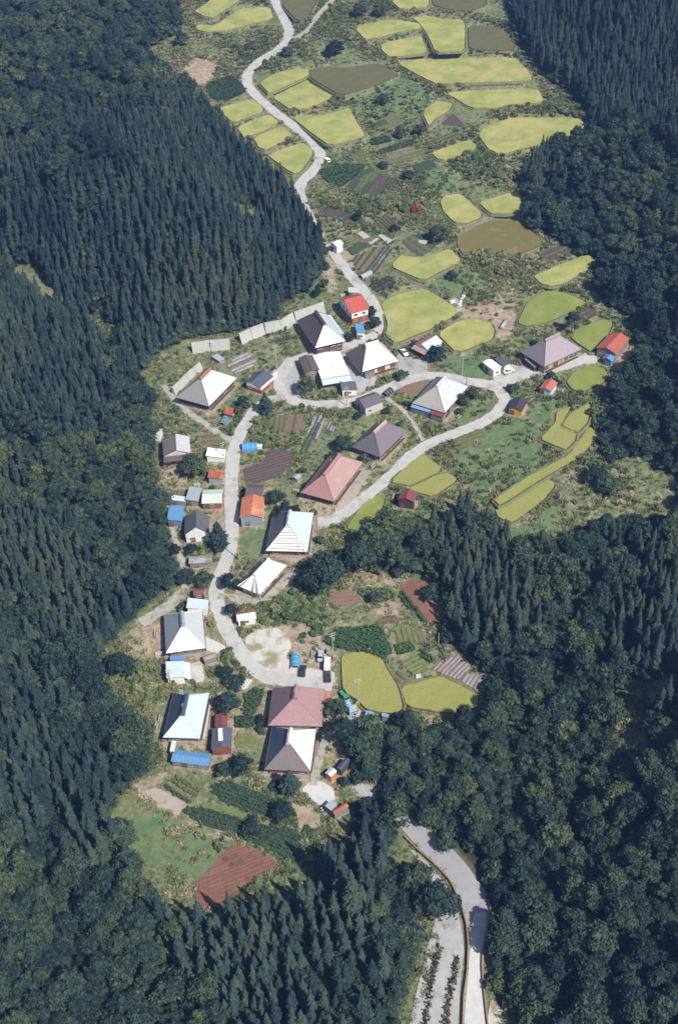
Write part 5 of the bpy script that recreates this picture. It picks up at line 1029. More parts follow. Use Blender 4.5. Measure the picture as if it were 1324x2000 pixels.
def small(s, cen, L, W, th, z):
    c, typ, ax, rmn, wmn, E, label, cat, ex = s
    rnd = random.Random(int(abs(cen[0]*37)+abs(cen[1]*11)))
    nm = {'house': 'small_house', 'barn': 'barn', 'garage': 'garage', 'hut': 'hut', 'storehouse': 'storehouse', 'workshop': 'workshop', 'box': 'storage_box', 'cold frame': 'cold_frame', 'tunnel shed': 'tunnel_shed', 'tarpaulin tunnel': 'tarpaulin_tunnel'}.get(cat, 'shed')
    t = thing(nm, label, cat, (float(cen[0]), float(cen[1]), z), th)
    rmat = ROOF[rmn] or ROOF['slate']; wm = WALL[wmn]
    if typ == 't':
        r = W/2; N = 10; k = .85 if W > 2 else .7; H = r*1.15
        prof = [(math.cos(math.pi*i/N)*r, math.sin(math.pi*i/N)*H) for i in range(N+1)]
        o = MB(); v = []; f = []; M_ = 6
        for j in range(M_+1):
            x = -L/2+L*j/M_; sg = 1-.012*(j % 2)
            v += [(x, p*sg, q*sg) for p, q in prof]
        for j in range(M_):
            for i in range(N): f.append((j*(N+1)+i, j*(N+1)+i+1, (j+1)*(N+1)+i+1, (j+1)*(N+1)+i))
        o.add(v, f); cv = o.build('cover', rmat, t)
        md = cv.modifiers.new('thick', 'SOLIDIFY'); md.thickness = .05
        for j in range(0, M_+1, 1):
            rb = MB(); x = -L/2+L*j/M_
            for i in range(N): rb.tube((x, prof[i][0]*1.02, prof[i][1]*1.02), (x, prof[i+1][0]*1.02, prof[i+1][1]*1.02), .035, n=4)
            rb.build('hoop', rmat if j % 2 else FRAME, t)
        e = MB(); e.plate([(L/2-.15, p*.97, q*.97) for p, q in prof[::-1]], .05); e.build('end_panel', rmat, t)
        e = MB(); e.box(-L/2+.6, L/2-1, -r*.6, r*.6, 0, H*.45); e.build('stored_goods', WALL['darkwood'], t)
        return
    oh = .3 if min(L, W) > 3 else .12; l, w = L-2*oh, W-2*oh
    base = MB(); base.box(-l/2-.06, l/2+.06, -w/2-.06, w/2+.06, -1.0, .2); base.build('foundation', FND, t)
    xr = ax == 'x'; a, b = (L, W) if xr else (W, L); al, bl = (l, w) if xr else (w, l)
    def T(p): return p if xr else (-p[1], p[0], p[2])
    if typ == 'g':
        if not xr: ex = dict(ex, front=ex.get('back', rmn), back=ex.get('front', rmn))
        rise = b/2*ex.get('steep', ex.get('low', .42))
        m = MB(); E0 = E-rise*(oh/(b/2))*0-.02
        pf = [(-bl/2, .2), (bl/2, .2), (bl/2, E-.08+rise*(oh/(b/2))), (0, E+rise-.1), (-bl/2, E-.08+rise*(oh/(b/2)))]
        v = [T((-al/2, p, q)) for p, q in pf]+[T((al/2, p, q)) for p, q in pf]
        m.add(v, [(0, 1, 2, 3, 4), (9, 8, 7, 6, 5)]+[(j, 5+j, 5+(j+1) % 5, (j+1) % 5) for j in range(5)]); m.build('wall', wm, t)
        zr = E+rise
        fr = ROOF.get(ex.get('front', rmn)); bk = ROOF[ex.get('back', rmn)]
        q = MB(); q.plate([T((-a/2, -b/2, E)), T((a/2, -b/2, E)), T((a/2, 0, zr)), T((-a/2, 0, zr))], .09); q.build('roof_slope', fr, t)
        q = MB(); q.plate([T((a/2, b/2, E)), T((-a/2, b/2, E)), T((-a/2, 0, zr)), T((a/2, 0, zr))], .09); q.build('roof_slope', bk, t)
        rc_ = MB(); rc_.tube(T((-a/2-.03, 0, zr+.02)), T((a/2+.03, 0, zr+.02)), .10, n=6); rc_.build('ridge_cap', bk, t)
        # ribs of the metal sheets on large roofs
        if a > 5:
            sm = MB(); n = int(a/.9)
            for i in range(1, n):
                x = -a/2+a*i/n
                for sg in (-1, 1): sm.tube(T((x, sg*b/2, E+.02)), T((x, sg*.1, zr)), .035, n=4)
            sm.build('roof_seam', fr, t)
    else:
        rise = W*.14
        m = MB(); pf = [(-w/2, .2), (w/2, .2), (w/2, E+rise-.12), (-w/2, E-.08)]
        v = [(-l/2, p, q) for p, q in pf]+[(l/2, p, q) for p, q in pf]
        m.add(v, [(0, 1, 2, 3), (7, 6, 5, 4)]+[(j, 4+j, 4+(j+1) % 4, (j+1) % 4) for j in range(4)]); m.build('wall', wm, t)
        q = MB(); q.plate([(-L/2, -W/2, E), (L/2, -W/2, E), (L/2, W/2, E+rise), (-L/2, W/2, E+rise)], .09); q.build('roof', rmat, t)
        sm = MB(); n = max(2, int(L/.9))
        for i in range(n+1): sm.tube((-L/2+.03+(L-.06)*i/n, -W/2, E+.02), (-L/2+.03+(L-.06)*i/n, W/2, E+rise+.02), .035, n=4)
        sm.build('roof_seam', rmat, t)
    if ex.get('base'):
        b_ = MB(); b_.box(-l/2-.05, l/2+.05, -w/2-.05, w/2+.05, .2, E*.5); b_.build('lower_wall', WALL[ex['base']], t)
    if ex.get('lean'):
        side = 'l' if not xr or 1 else 'f'
        q = MB(); d = min(2.2, W*.3)
        if rmn == 'brownroof' or rmn == 'palecyan' and typ == 'g':   # on the gable end facing left
            q.plate([(-L/2-d, -W/2, E-.9), (-L/2+.05, -W/2, E-.35), (-L/2+.05, W/2, E-.35), (-L/2-d, W/2, E-.9)], .08); q.build('lean_to_roof', ROOF[ex['lean']], t)
            q = MB()
            for y in (-W/2+.15, 0, W/2-.15): q.box(-L/2-d+.1, -L/2-d+.25, y-.07, y+.07, -.4, E-.95)
            q.build('lean_to_post', WOODP, t)
        else:
            q.plate([(-L/2, -W/2-d, E-.9), (L/2, -W/2-d, E-.9), (L/2, -W/2+.05, E-.35), (-L/2, -W/2+.05, E-.35)], .08); q.build('lean_to_roof', ROOF[ex['lean']], t)
            q = MB()
            for x in (-L/2+.15, 0, L/2-.15): q.box(x-.07, x+.07, -W/2-d+.1, -W/2-d+.25, -.4, E-.95)
            q.build('lean_to_post', WOODP, t)
    if E > 2 and min(L, W) > 2.2:
        side_windows(t, l+.04, w+.04, 1.45 if E < 4 else 1.3, .95, 'fblr', 2.5, 1.2, rnd, .35)
        if E > 4: side_windows(t, l+.04, w+.04, E-1.2, 1.0, 'fblr', 2.3, 1.4, rnd, .2)
        d = MB(); dx = l*.25
        d.box(-l/2-.06, -l/2-.005, w*.1, w*.1+min(1.4, w*.35), .2, 2.0); d.build('door', DOORM, t)
    if ex.get('sheets'):
        for k in range(3):
            q = MB(); zz = E+b/2*.35*.95; x0 = -L/2+L*(.28+k*.2)
            q.box(x0, x0+L*.19, -.45+.12*k, .75+.1*k, zz+.05, zz+.22); q.build('white_sheet', WALL['whitewall'], t)
for q in smalls: small(*q)

# retaining walls
CW = mat('retaining_concrete', (.40, .40, .38), (.31, .31, .295), .5, .9, spots=(.30, .295, .27), spot_scale=.5, spot_lo=.55, spot_hi=.72, world=True, bump=.2)
for pts, h, label in WALLS:
    c = [G(*p) for p in pts]; t = thing('retaining_wall', label, 'retaining wall')
    P = [Vector(p) for p in c]; out = []
    # panels, one cast slab after another, leaning back into the slope
    for a, b in zip(P, P[1:]):
        n = max(1, round((b-a).length/3.2)); d = (b-a).normalized(); nn = Vector((-d.y, d.x, 0)).normalized()
        if nn.y < 0 and abs(nn.y) > .3: nn = -nn
        if label.startswith('pale concrete wall running'): nn = Vector((-abs(nn.x), abs(nn.y), 0))
        for i in range(n):
            p = a.lerp(b, i/n); q = a.lerp(b, (i+1)/n)-d*.03; hh = h*random.uniform(.93, 1.06); lean = h*.45
            m = MB(); v = []
            for r_, hz in ((p, h), (q, h)):
                z0 = float(HF(r_.x, r_.y))-.5
                v += [(r_.x, r_.y, z0), (r_.x+nn.x*lean, r_.y+nn.y*lean, z0+.5+hz), (r_.x+nn.x*(lean+.5), r_.y+nn.y*(lean+.5), z0+.5+hz), (r_.x+nn.x*(.6+lean), r_.y+nn.y*(.6+lean), z0-.6)]
            m.add(v, [(0, 1, 2, 3), (7, 6, 5, 4), (0, 4, 5, 1), (1, 5, 6, 2), (2, 6, 7, 3), (3, 7, 4, 0)]); m.build('wall_panel', CW, t)

# poles
PM = {'conc': mat('pole_concrete', (.42, .41, .39), rough=.8), 'wood': mat('pole_wood', (.10, .075, .055)), 'yellow': mat('pole_yellow', (.50, .40, .14))}
INS = mat('insulator', (.7, .7, .68), rough=.3); TRF = mat('transformer_grey', (.36, .38, .38), rough=.5)
for (px, py), h, k, label in POLES:
    g = G(px, py); z = float(HF(g[0], g[1])); t = thing('utility_pole' if h > 6 else 'post', label, 'utility pole' if h > 6 else 'post', (g[0], g[1], z), random.uniform(-.6, .6))
    m = MB(); m.tube((0, 0, -.5), (random.uniform(-.15, .15), 0, h), .17 if h > 6 else .11, .10, 8); m.build('pole_shaft', PM[k], t)
    if h > 6.2:
        for zz in (h-.35, h-1.1):
            c = MB(); c.box(-.85, .85, -.06, .06, zz-.06, zz+.06); c = c.build('crossarm', PM['wood'] if k != 'conc' else PM['conc'], t)
            for x in (-.75, -.25, .25, .75):
                i_ = MB(); i_.tube((x, 0, zz+.06), (x, 0, zz+.28), .05, .04, 6); i_.build('insulator', INS, c)
        if h > 9.5: q = MB(); q.tube((.38, 0, h-2.9), (.38, 0, h-2.0), .24, n=10); q.build('transformer', TRF, t)

# vehicles
TYRE = mat('tyre', (.02, .02, .02)); RIM = mat('wheel_rim', (.4, .4, .42), rough=.3); CGL = mat('car_glass', (.03, .04, .05), rough=.1, spec=.8); LMP = mat('headlamp', (.75, .75, .7), rough=.2); TLM = mat('tail_lamp', (.4, .02, .02), rough=.3)
def paint(n, c): return mat('paint_'+n, c, c, 1, .3, spec=.6)
def vehicle(a, b, kind, pm, label, cat):
    ga, gb = G(*a), G(*b); cx, cy = (ga[0]+gb[0])/2, (ga[1]+gb[1])/2; th = math.atan2(gb[1]-ga[1], gb[0]-ga[0]); z = float(HF(cx, cy))+.2
    t = thing({'car': 'parked_car', 'van': 'parked_van', 'truck': 'parked_truck', 'pickup': 'parked_pickup'}[kind], label, cat, (cx, cy, z), th)
    L, W = {'car': (4.1, 1.65), 'van': (4.6, 1.8), 'truck': (5.6, 2.0), 'pickup': (3.6, 1.5)}[kind]
    def hull(prof, w0, w1, zb, name, m, par):
        o = MB(); k = len(prof); v = []
        for sg, ww in ((-1, 1), (1, 1)):
            for x, zz in prof:
                f_ = w0 if zz < zb else w1; v.append((x, sg*f_/2, zz))
        o.add(v, [tuple(range(k)), tuple(range(2*k-1, k-1, -1))]+[(i, k+i, k+(i+1) % k, (i+1) % k) for i in range(k)])
        ob = o.build(name, m, par); bv = ob.modifiers.new('b', 'BEVEL'); bv.width = .07; bv.segments = 2; return ob
    if kind == 'car':
        bd = hull([(-L/2, .35), (L/2, .35), (L/2, .68), (L/2-.1, .8), (.75, .9), (-1.45, .92), (-L/2+.05, .86)], W, W, 9, 'body', pm, t)
        hull([(-1.35, .88), (.85, .88), (.3, 1.36), (-.95, 1.38)], W*.92, W*.74, 1.1, 'cabin_glass', CGL, t)
        r = MB(); r.plate([(-.93, -W*.36, 1.42), (.26, -W*.36, 1.40), (.26, W*.36, 1.40), (-.93, W*.36, 1.42)], .05); r.build('roof_panel', pm, t)
    elif kind == 'van':
        bd = hull([(-L/2, .35), (L/2, .35), (L/2, 1.0), (L/2-.25, 1.15), (L/2-.75, 1.85), (-L/2+.08, 1.9)], W, W*.92, 1.2, 'body', pm, t)
        g = MB(); g.plate([(L/2-.22, W*.40, 1.16), (L/2-.22, -W*.40, 1.16), (L/2-.70, -W*.37, 1.80), (L/2-.70, W*.37, 1.80)][::-1], .04); g.build('windscreen', CGL, t)
        for sg in (-1, 1): g = MB(); g.box(-L/2+.4, L/2-.95, sg*W*.483-.02, sg*W*.483+.02, 1.2, 1.65); g.build('side_window', CGL, t)
    else:
        cl = 1.35 if kind == 'pickup' else 1.7
        bd = hull([(L/2-cl, .4), (L/2, .4), (L/2, .95), (L/2-.25, 1.65 if kind == 'pickup' else 2.0), (L/2-cl, 1.7 if kind == 'pickup' else 2.05)], W, W*.93, 1.2, 'cab', pm, t)
        g = MB(); g.plate([(L/2+.01, W*.42, 1.0), (L/2+.01, -W*.42, 1.0), (L/2-.2, -W*.4, 1.6), (L/2-.2, W*.4, 1.6)][::-1], .04); g.build('windscreen', CGL, t)
        b_ = MB(); x0, x1 = -L/2, L/2-cl-.1
        b_.box(x0, x1, -W/2, W/2, .6, .72); b_.box(x0, x1, -W/2, -W/2+.06, .72, 1.1); b_.box(x0, x1, W/2-.06, W/2, .72, 1.1); b_.box(x0, x0+.06, -W/2+.06, W/2-.06, .72, 1.1); b_.box(x1-.06, x1, -W/2+.06, W/2-.06, .72, 1.25)
        b_.build('cargo_bed', pm, t); c = MB(); c.box(-L/2+.05, L/2-.2, -W*.3, W*.3, .35, .6); c.build('chassis', TYRE, t)
    for x in (-L/2+.75, L/2-.75):
        for sg in (-1, 1):
            w_ = MB(); w_.tube((x, sg*(W/2-.2), .3), (x, sg*(W/2+.01), .3), .31, n=12); w_ = w_.build('wheel', TYRE, t)
            r = MB(); r.tube((x, sg*(W/2), .3), (x, sg*(W/2+.02), .3), .17, n=10); r.build('rim', RIM, w_)
    for sg in (-1, 1):
        h = MB(); h.box(L/2-.02, L/2+.03, sg*W*.36-.16, sg*W*.36+.16, .58, .74); h.build('headlight', LMP, t)
        h = MB(); h.box(-L/2-.03, -L/2+.02, sg*W*.38-.13, sg*W*.38+.13, .6, .76); h.build('tail_light', TLM, t)
    return t
PW = paint('white', (.75, .75, .72)); PD = paint('dark', (.025, .03, .05)); PS = paint('silver', (.38, .43, .46)); PCM = paint('cream', (.72, .69, .52)); PG = paint('green', (.05, .26, .14)); PB = paint('blue', (.25, .42, .60)); PY = paint('yellow', (.62, .42, .03)); PBL = paint('vividblue', (.05, .2, .5))
vehicle((783.5,685), (795,699), 'car', PW, 'white car parked on the grey forecourt above the small white house', 'car')
vehicle((982,734), (1003,724), 'car', PCM, 'cream car parked in front of the dark roofed shed', 'car')
vehicle((636.5,311), (644,322), 'pickup', PW, 'white pickup parked at the outer side of the upper road bend', 'pickup')
vehicle((590,1325), (593.5,1303), 'car', PD, 'dark blue car parked beside the blue tarpaulin tunnel', 'car')
vehicle((626,1293), (627,1276), 'car', PS, 'silver car parked left of the white van', 'car')
vehicle((639,1314), (640.5,1288), 'van', PW, 'white van parked by the pale utility pole', 'van')
vehicle((641,1333), (640,1317), 'car', PD, 'dark car parked just behind the white van', 'car')
vehicle((670,1358), (677,1371), 'pickup', PG, 'green small truck near the corner of the tall golden rice field', 'truck')
tv = vehicle((676,1370), (689,1396), 'truck', PB, 'pale blue truck carrying yellow machinery', 'truck')
vehicle((364.5,1320), (365,1306), 'pickup', PBL, 'tiny bright blue truck beside the pale cyan garage', 'truck')
# yellow digger behind the truck
g = G(692, 1391); t = thing('mini_digger', 'small yellow digger beside the pale blue truck', 'digger', (g[0], g[1], float(HF(*g[:2]))+.1), 1.1)
for sg in (-1, 1): m = MB(); m.box(-1.0, 1.0, sg*.65-.18, sg*.65+.18, 0, .5); o = m.build('track', TYRE, t); bv = o.modifiers.new('b', 'BEVEL'); bv.width = .15; bv.segments = 2
m = MB(); m.box(-.95, .6, -.7, .7, .5, 1.15); m.build('body', PY, t); m = MB(); m.box(-.5, .35, -.6, .2, 1.15, 2.1); m.build('cabin', CGL, t); m = MB(); m.box(-.55, .4, -.65, .25, 2.1, 2.18); m.build('cab_roof', PY, t)
m = MB(); m.tube((.6, 0, .9), (2.0, 0, 2.2), .13, n=6); m.build('boom', PY, t); m = MB(); m.tube((2.0, 0, 2.2), (2.7, 0, 1.0), .10, n=6); m.build('arm', PY, t); m = MB(); m.box(2.4, 2.9, -.3, .3, .45, .95); m.build('bucket', PY, t)
# row of beehive boxes, concrete pipes, logs and other yard things
for k, (px, py) in enumerate([(897,597),(899.5,591.5),(902,586),(904.5,580.5),(908,574)]):
    g = G(px, py); t = thing('white_box', 'white box in the slanting row of boxes on the footpath by the large rice field', 'box', (g[0], g[1], float(HF(*g[:2]))), .95, 'row of white boxes on the field path')
    m = MB(); m.box(-.65, .65, -.4, .4, 0, .65); m.build('case', WALL['whitewall'], t); m = MB(); m.box(-.7, .7, -.45, .45, .65, .74); m.build('lid', INS, t)
g = G(883, 591); t = thing('white_box', 'lone white box left of the slanting row of boxes', 'box', (g[0], g[1], float(HF(*g[:2]))), .3); m = MB(); m.box(-.9, .9, -.5, .5, 0, .7); m.build('case', WALL['whitewall'], t); m = MB(); m.box(-.95, .95, -.55, .55, .7, .78); m.build('lid', INS, t)
ga, gb = G(978, 644), G(989, 628); zz = float(HF(*ga[:2]))+.7; t = thing('tank', 'pale cylindrical tank lying in the dug pit by the rice fields', 'tank', (0, 0, 0))
m = MB(); m.tube((ga[0], ga[1], zz), (gb[0], gb[1], zz+.3), .75, n=14); m.build('tank_shell', ROOF['greyblue'], t, True)
m = MB(); d_ = (Vector(gb)-Vector(ga)).normalized(); m.tube(Vector((ga[0], ga[1], zz))-d_*.15, Vector((ga[0], ga[1], zz)), .5, .74, 14); m.build('end_cap', ROOF['greyblue'], t)
# guardrails and the bottom road
GR = mat('guardrail', (.30, .20, .10), (.22, .14, .08), 2, .6, world=True); GP = mat('guardrail_post', (.35, .27, .16))
for pts, label in (([(790,1638),(815,1662),(850,1692),(878,1722),(898,1762),(911,1810),(914,1850),(912,1900),(905,1950),(903,2010),(902,2060)], 'rusty guardrail on the left side of the bottom road'),
                   ([(958,1770),(954,1800),(948,1835),(942,1860),(941,1890),(943,1920),(947,1960),(953,2010)], 'rusty guardrail on the right side of the bottom road')):
    c = chaikin([G(*p)[:2] for p in pts], False, 1); t = thing('guardrail', label, 'guardrail')
    wallstrip('rail', c, .28, .95, GR, t, base=.45)
    pl = 0
    pm_ = MB(); pm_.tube((0, 0, -.3), (0, 0, .9), .09, n=6); me = pm_.mesh('rail_post', GP)
    for a, b in zip(c, c[1:]):
        o = bpy.data.objects.new('rail_post', me); C.objects.link(o); o.parent = t; o.location = (a[0]+.3, a[1], float(HF(*a)))
left = [(752,1582),(780,1615),(815,1655),(850,1688),(880,1722),(898,1762),(910,1810),(913,1850),(911,1900),(905,1950),(902,2010),(900,2100)]
right = [(1000,2100),(953,2010),(948,1960),(944,1920),(943,1890),(945,1860),(951,1835),(956,1800),(966,1768),(938,1728),(914,1694),(888,1664),(856,1636),(815,1608),(785,1588),(765,1572)]
w = chaikin([G(*p)[:2] for p in left+right]); ASPH = mat('old_asphalt', (.30, .295, .31), (.25, .245, .26), .4, .9, spots=(.36, .35, .35), spot_scale=.15, world=True, bump=.2)
tag(sheet('road', w, lambda x, y: HF(x, y)+.22, ASPH, grid=1.5, skirt=.5), 'grey mountain road at the bottom with guardrails', kind='structure')
w = chaikin([G(*p)[:2] for p in [(925,1785),(948,1782),(950,1800),(944,1835),(940,1870),(940,1910),(945,1960),(950,2010),(990,2100),(904,2100),(906,2000),(910,1950),(914,1900),(918,1850),(922,1810)]])
tag(sheet('road_surface', w, lambda x, y: HF(x, y)+.30, PV['white'], grid=1.5, skirt=.12), 'fresh white concrete lane on the bottom road', kind='structure')
w = chaikin([G(*p)[:2] for p in [(795,1650),(840,1690),(872,1730),(893,1775),(903,1825),(906,1860),(900,1905),(897,1950),(894,2010),(890,2120),(785,2120),(798,2010),(815,1930),(832,1860),(850,1800),(852,1750),(825,1700)]])
tag(sheet('embankment', w, lambda x, y: HF(x, y)+.12, PV['concrete'], grid=1.5, skirt=.4), 'pale stony embankment left of the bottom road', kind='structure')
w = chaikin([G(*p)[:2] for p in [(958,1950),(985,1975),(1005,2010),(1030,2100),(960,2100),(950,2000)]])
tag(sheet('gravel_yard', w, lambda x, y: HF(x, y)+.16, PV['gravel'], grid=1.5, skirt=.4), 'pale gravel shoulder right of the bottom road', kind='structure')
HEDG = leaf_mat('hedge_leaf', [(.05, .06, .03), (.08, .08, .04)])
for pts, label in (([(858,1850),(850,1885),(843,1920),(835,1960),(830,2010)], 'left overgrown row on the pale embankment'), ([(893,1868),(888,1900),(880,1935),(873,1970),(870,2010)], 'right overgrown row on the pale embankment')):
    c = [G(*p)[:2] for p in pts]; t = thing('weed_row', label, 'weeds'); m = MB()
    for a, b in zip(c, c[1:]):
        for k in range(70):
            u = random.random(); x = a[0]+(b[0]-a[0])*u+random.gauss(0, .35); y = a[1]+(b[1]-a[1])*u+random.gauss(0, .35); z = float(HF(x, y))+.1
            s_ = random.uniform(.25, .6); v = [(x+random.uniform(-s_, s_), y+random.uniform(-s_, s_), z+random.uniform(0, .9)) for _ in range(4)]; m.add(v, [(0, 1, 2), (0, 2, 3)])
    m.build('weeds', HEDG, t)
# ------------------------------------------------------------------ plants
CEDAR = leaf_mat('cedar_foliage', [(.010, .022, .027), (.017, .033, .035), (.025, .046, .042), (.035, .057, .045), (.046, .057, .036)], scale=.9)
BROAD = leaf_mat('broadleaf_foliage', [(.014, .029, .031), (.023, .044, .039), (.035, .060, .045), (.050, .076, .047), (.076, .097, .046)], scale=.6)
SHRUB = leaf_mat('shrub_foliage', [(.062, .100, .048), (.098, .132, .060), (.145, .162, .075), (.20, .19, .10)], scale=.7)
RED = leaf_mat('maple_foliage', [(.28, .05, .03), (.36, .09, .05)])
BARK = mat('bark', (.07, .052, .04), (.045, .035, .028), 3, .95); BARKR = mat('cedar_bark', (.10, .055, .038), (.06, .038, .03), 3, .95)
def cedar_crown(seed, H, Rr):
    r = random.Random(seed); m = MB(); zb = H*.10
    # dark core so the crown is not hollow
    n = 7; z0 = zb+.8; v = [(math.cos(6.283*i/n)*Rr*.42, math.sin(6.283*i/n)*Rr*.42, z0) for i in range(n)]+[(0, 0, H*.93)]
    m.add(v, [(i, (i+1) % n, n) for i in range(n)])
    k = 0; z = zb
    while z < H-.15:
        t = (z-zb)/(H-zb); rad = Rr*min(1, (1-t)*1.75)**.8*(.90+.14*math.sin(z*1.7+seed)+.06*math.sin(z*4.1))*(1 if t > .12 else .75); cnt = max(4, int(15*(1-t)+5))
        a0 = r.random()*6.28
        for i in range(cnt):
            a = a0+6.283*i/cnt+r.uniform(-.25, .25); rr = rad*r.uniform(.72, 1.15); dr = r.uniform(.10, .38)*rr
            zz = z+r.uniform(-.25, .25)
            ca, sa = math.cos(a), math.sin(a); w = .30+.34*rr/Rr*r.uniform(.7, 1.3); x1, y1 = ca*rr, sa*rr
            q = .45
            # spray: two quads folded along the middle plus a tip that turns up
            b0 = (ca*rr*.18, sa*rr*.18, zz+.22); mid = (ca*rr*.72, sa*rr*.72, zz-dr*.35+.1); tip = (x1, y1, zz-dr+.15*r.random())
            l = (ca*rr*.62-sa*w, sa*rr*.62+ca*w, zz-dr*.55-.15*r.random()); rt = (ca*rr*.62+sa*w, sa*rr*.62-ca*w, zz-dr*.55-.15*r.random())
            m.add([b0, l, tip, rt, mid], [(0, 1, 4), (4, 1, 2), (0, 4, 3), (4, 2, 3)])
        z += (.62 if H > 8 else .5)*(1-.45*t)
    m.add([(-.12, 0, H-1), (.12, 0, H-1), (0, .05, H+.35), (0, .12, H-1)], [(0, 1, 2), (1, 3, 2), (3, 0, 2)])
    return m
def leaf_clump(m, p, nrm, s, r):
    n = Vector(nrm)+Vector((r.uniform(-.95, .95), r.uniform(-.95, .95), r.uniform(-.7, .9))); n.normalize()
    a = n.orthogonal().normalized(); b = n.cross(a); th = r.random()*6.28; c, d = math.cos(th), math.sin(th); a, b = a*c+b*d, b*c-a*d
    P = Vector(p); s1 = s*r.uniform(.7, 1.3); s2 = s*r.uniform(.5, .9)
    m.add([P-a*s1, P-b*s2+n*.1*s, P+a*s1-n*.15*s, P+b*s2+n*.1*s], [(0, 1, 2), (0, 2, 3)])
def broad_crown(seed, H, Rr, zb=None, lobes=13, per=75, ls=.42):
    r = random.Random(seed); m = MB(); zb = H*.25 if zb is None else zb; ch = H-zb
    cs = []; big = Rr > 3.4
    if big: lobes = int(lobes*1.7); per = int(per*.95); ls *= .82
    for i in range(lobes):
        a = 2.4*i+r.uniform(-.4, .4); u = (i+.5)/lobes; rr = Rr*.72*math.sqrt(u)*r.uniform(.75, 1.2); hz = zb+ch*(.36+.40*(1-u)+r.uniform(-.14, .12)); lr = Rr*(r.uniform(.20, .40) if big else r.uniform(.28, .46))
        cs.append((Vector((math.cos(a)*rr, math.sin(a)*rr, hz)), lr))
    cs.append((Vector((0, 0, zb+ch*.66)), Rr*.46))
    for c, lr in cs:
        # core
        bm = bmesh.new(); bmesh.ops.create_icosphere(bm, subdivisions=1, radius=lr*.72); v = [(c+Vector((q.co.x, q.co.y, q.co.z*.85))) for q in bm.verts]; f = [tuple(x.index for x in q.verts) for q in bm.faces]; bm.free(); m.add(v, f)
        for k in range(per):
            z_ = r.uniform(-.45, 1); a = r.random()*6.283; s_ = math.sqrt(max(0, 1-z_*z_)); n = Vector((s_*math.cos(a), s_*math.sin(a), z_))
            p = c+Vector((n.x, n.y, n.z*.85))*lr*r.uniform(.70, 1.22)
            if p.z < zb*.6: continue
            leaf_clump(m, p, n, ls*r.uniform(.7, 1.3)*max(.55, Rr/4.5), r)
    return m
def trunk_mesh(seed, H, r0, kind):
    r = random.Random(seed); m = MB(); top = H*.85 if kind == 'c' else H*.6
    m.tube((0, 0, -1.2), (r.uniform(-.1, .1), 0, top*.5), r0, r0*.75, 7); m.tube((0, 0, top*.5-.1), (r.uniform(-.2, .2), r.uniform(-.2, .2), top), r0*.75, r0*.25, 7)
    if kind == 'b':
        for i in range(5):
            a = 1.256*i+r.random(); m.tube((0, 0, H*.22+.3*i), (math.cos(a)*H*.24, math.sin(a)*H*.24, H*.45+.25*i), r0*.5, r0*.2, 5)
    return m
CED = [(cedar_crown(10+i, H, rr).mesh('crown', CEDAR), trunk_mesh(20+i, H, .2, 'c').mesh('trunk', BARKR)) for i, (H, rr) in enumerate(((12.5, 1.8), (14, 2.05), (11.5, 1.9), (13, 1.7), (14.5, 2.1)))]
BRD = [(broad_crown(30+i, H, rr, lobes=lb).mesh('crown', BROAD), trunk_mesh(40+i, H, .24, 'b').mesh('trunk', BARK)) for i, (H, rr, lb) in enumerate(((10.5, 4.6, 14), (9.5, 4.0, 12), (12, 4.9, 16), (9, 4.3, 11), (11, 3.8, 12)))]
def joined(cm, tm, name):
    me = bpy.data.meshes.new(name); v = [tuple(x.co) for x in cm.vertices]+[tuple(x.co) for x in tm.vertices]; k = len(cm.vertices)
    f = [tuple(p.vertices) for p in cm.polygons]; nf = len(f); f += [tuple(i+k for i in p.vertices) for p in tm.polygons]
    me.from_pydata(v, [], f); me.materials.append(cm.materials[0]); me.materials.append(tm.materials[0])
    for p in me.polygons[nf:]: p.material_index = 1
    me.update(); return me
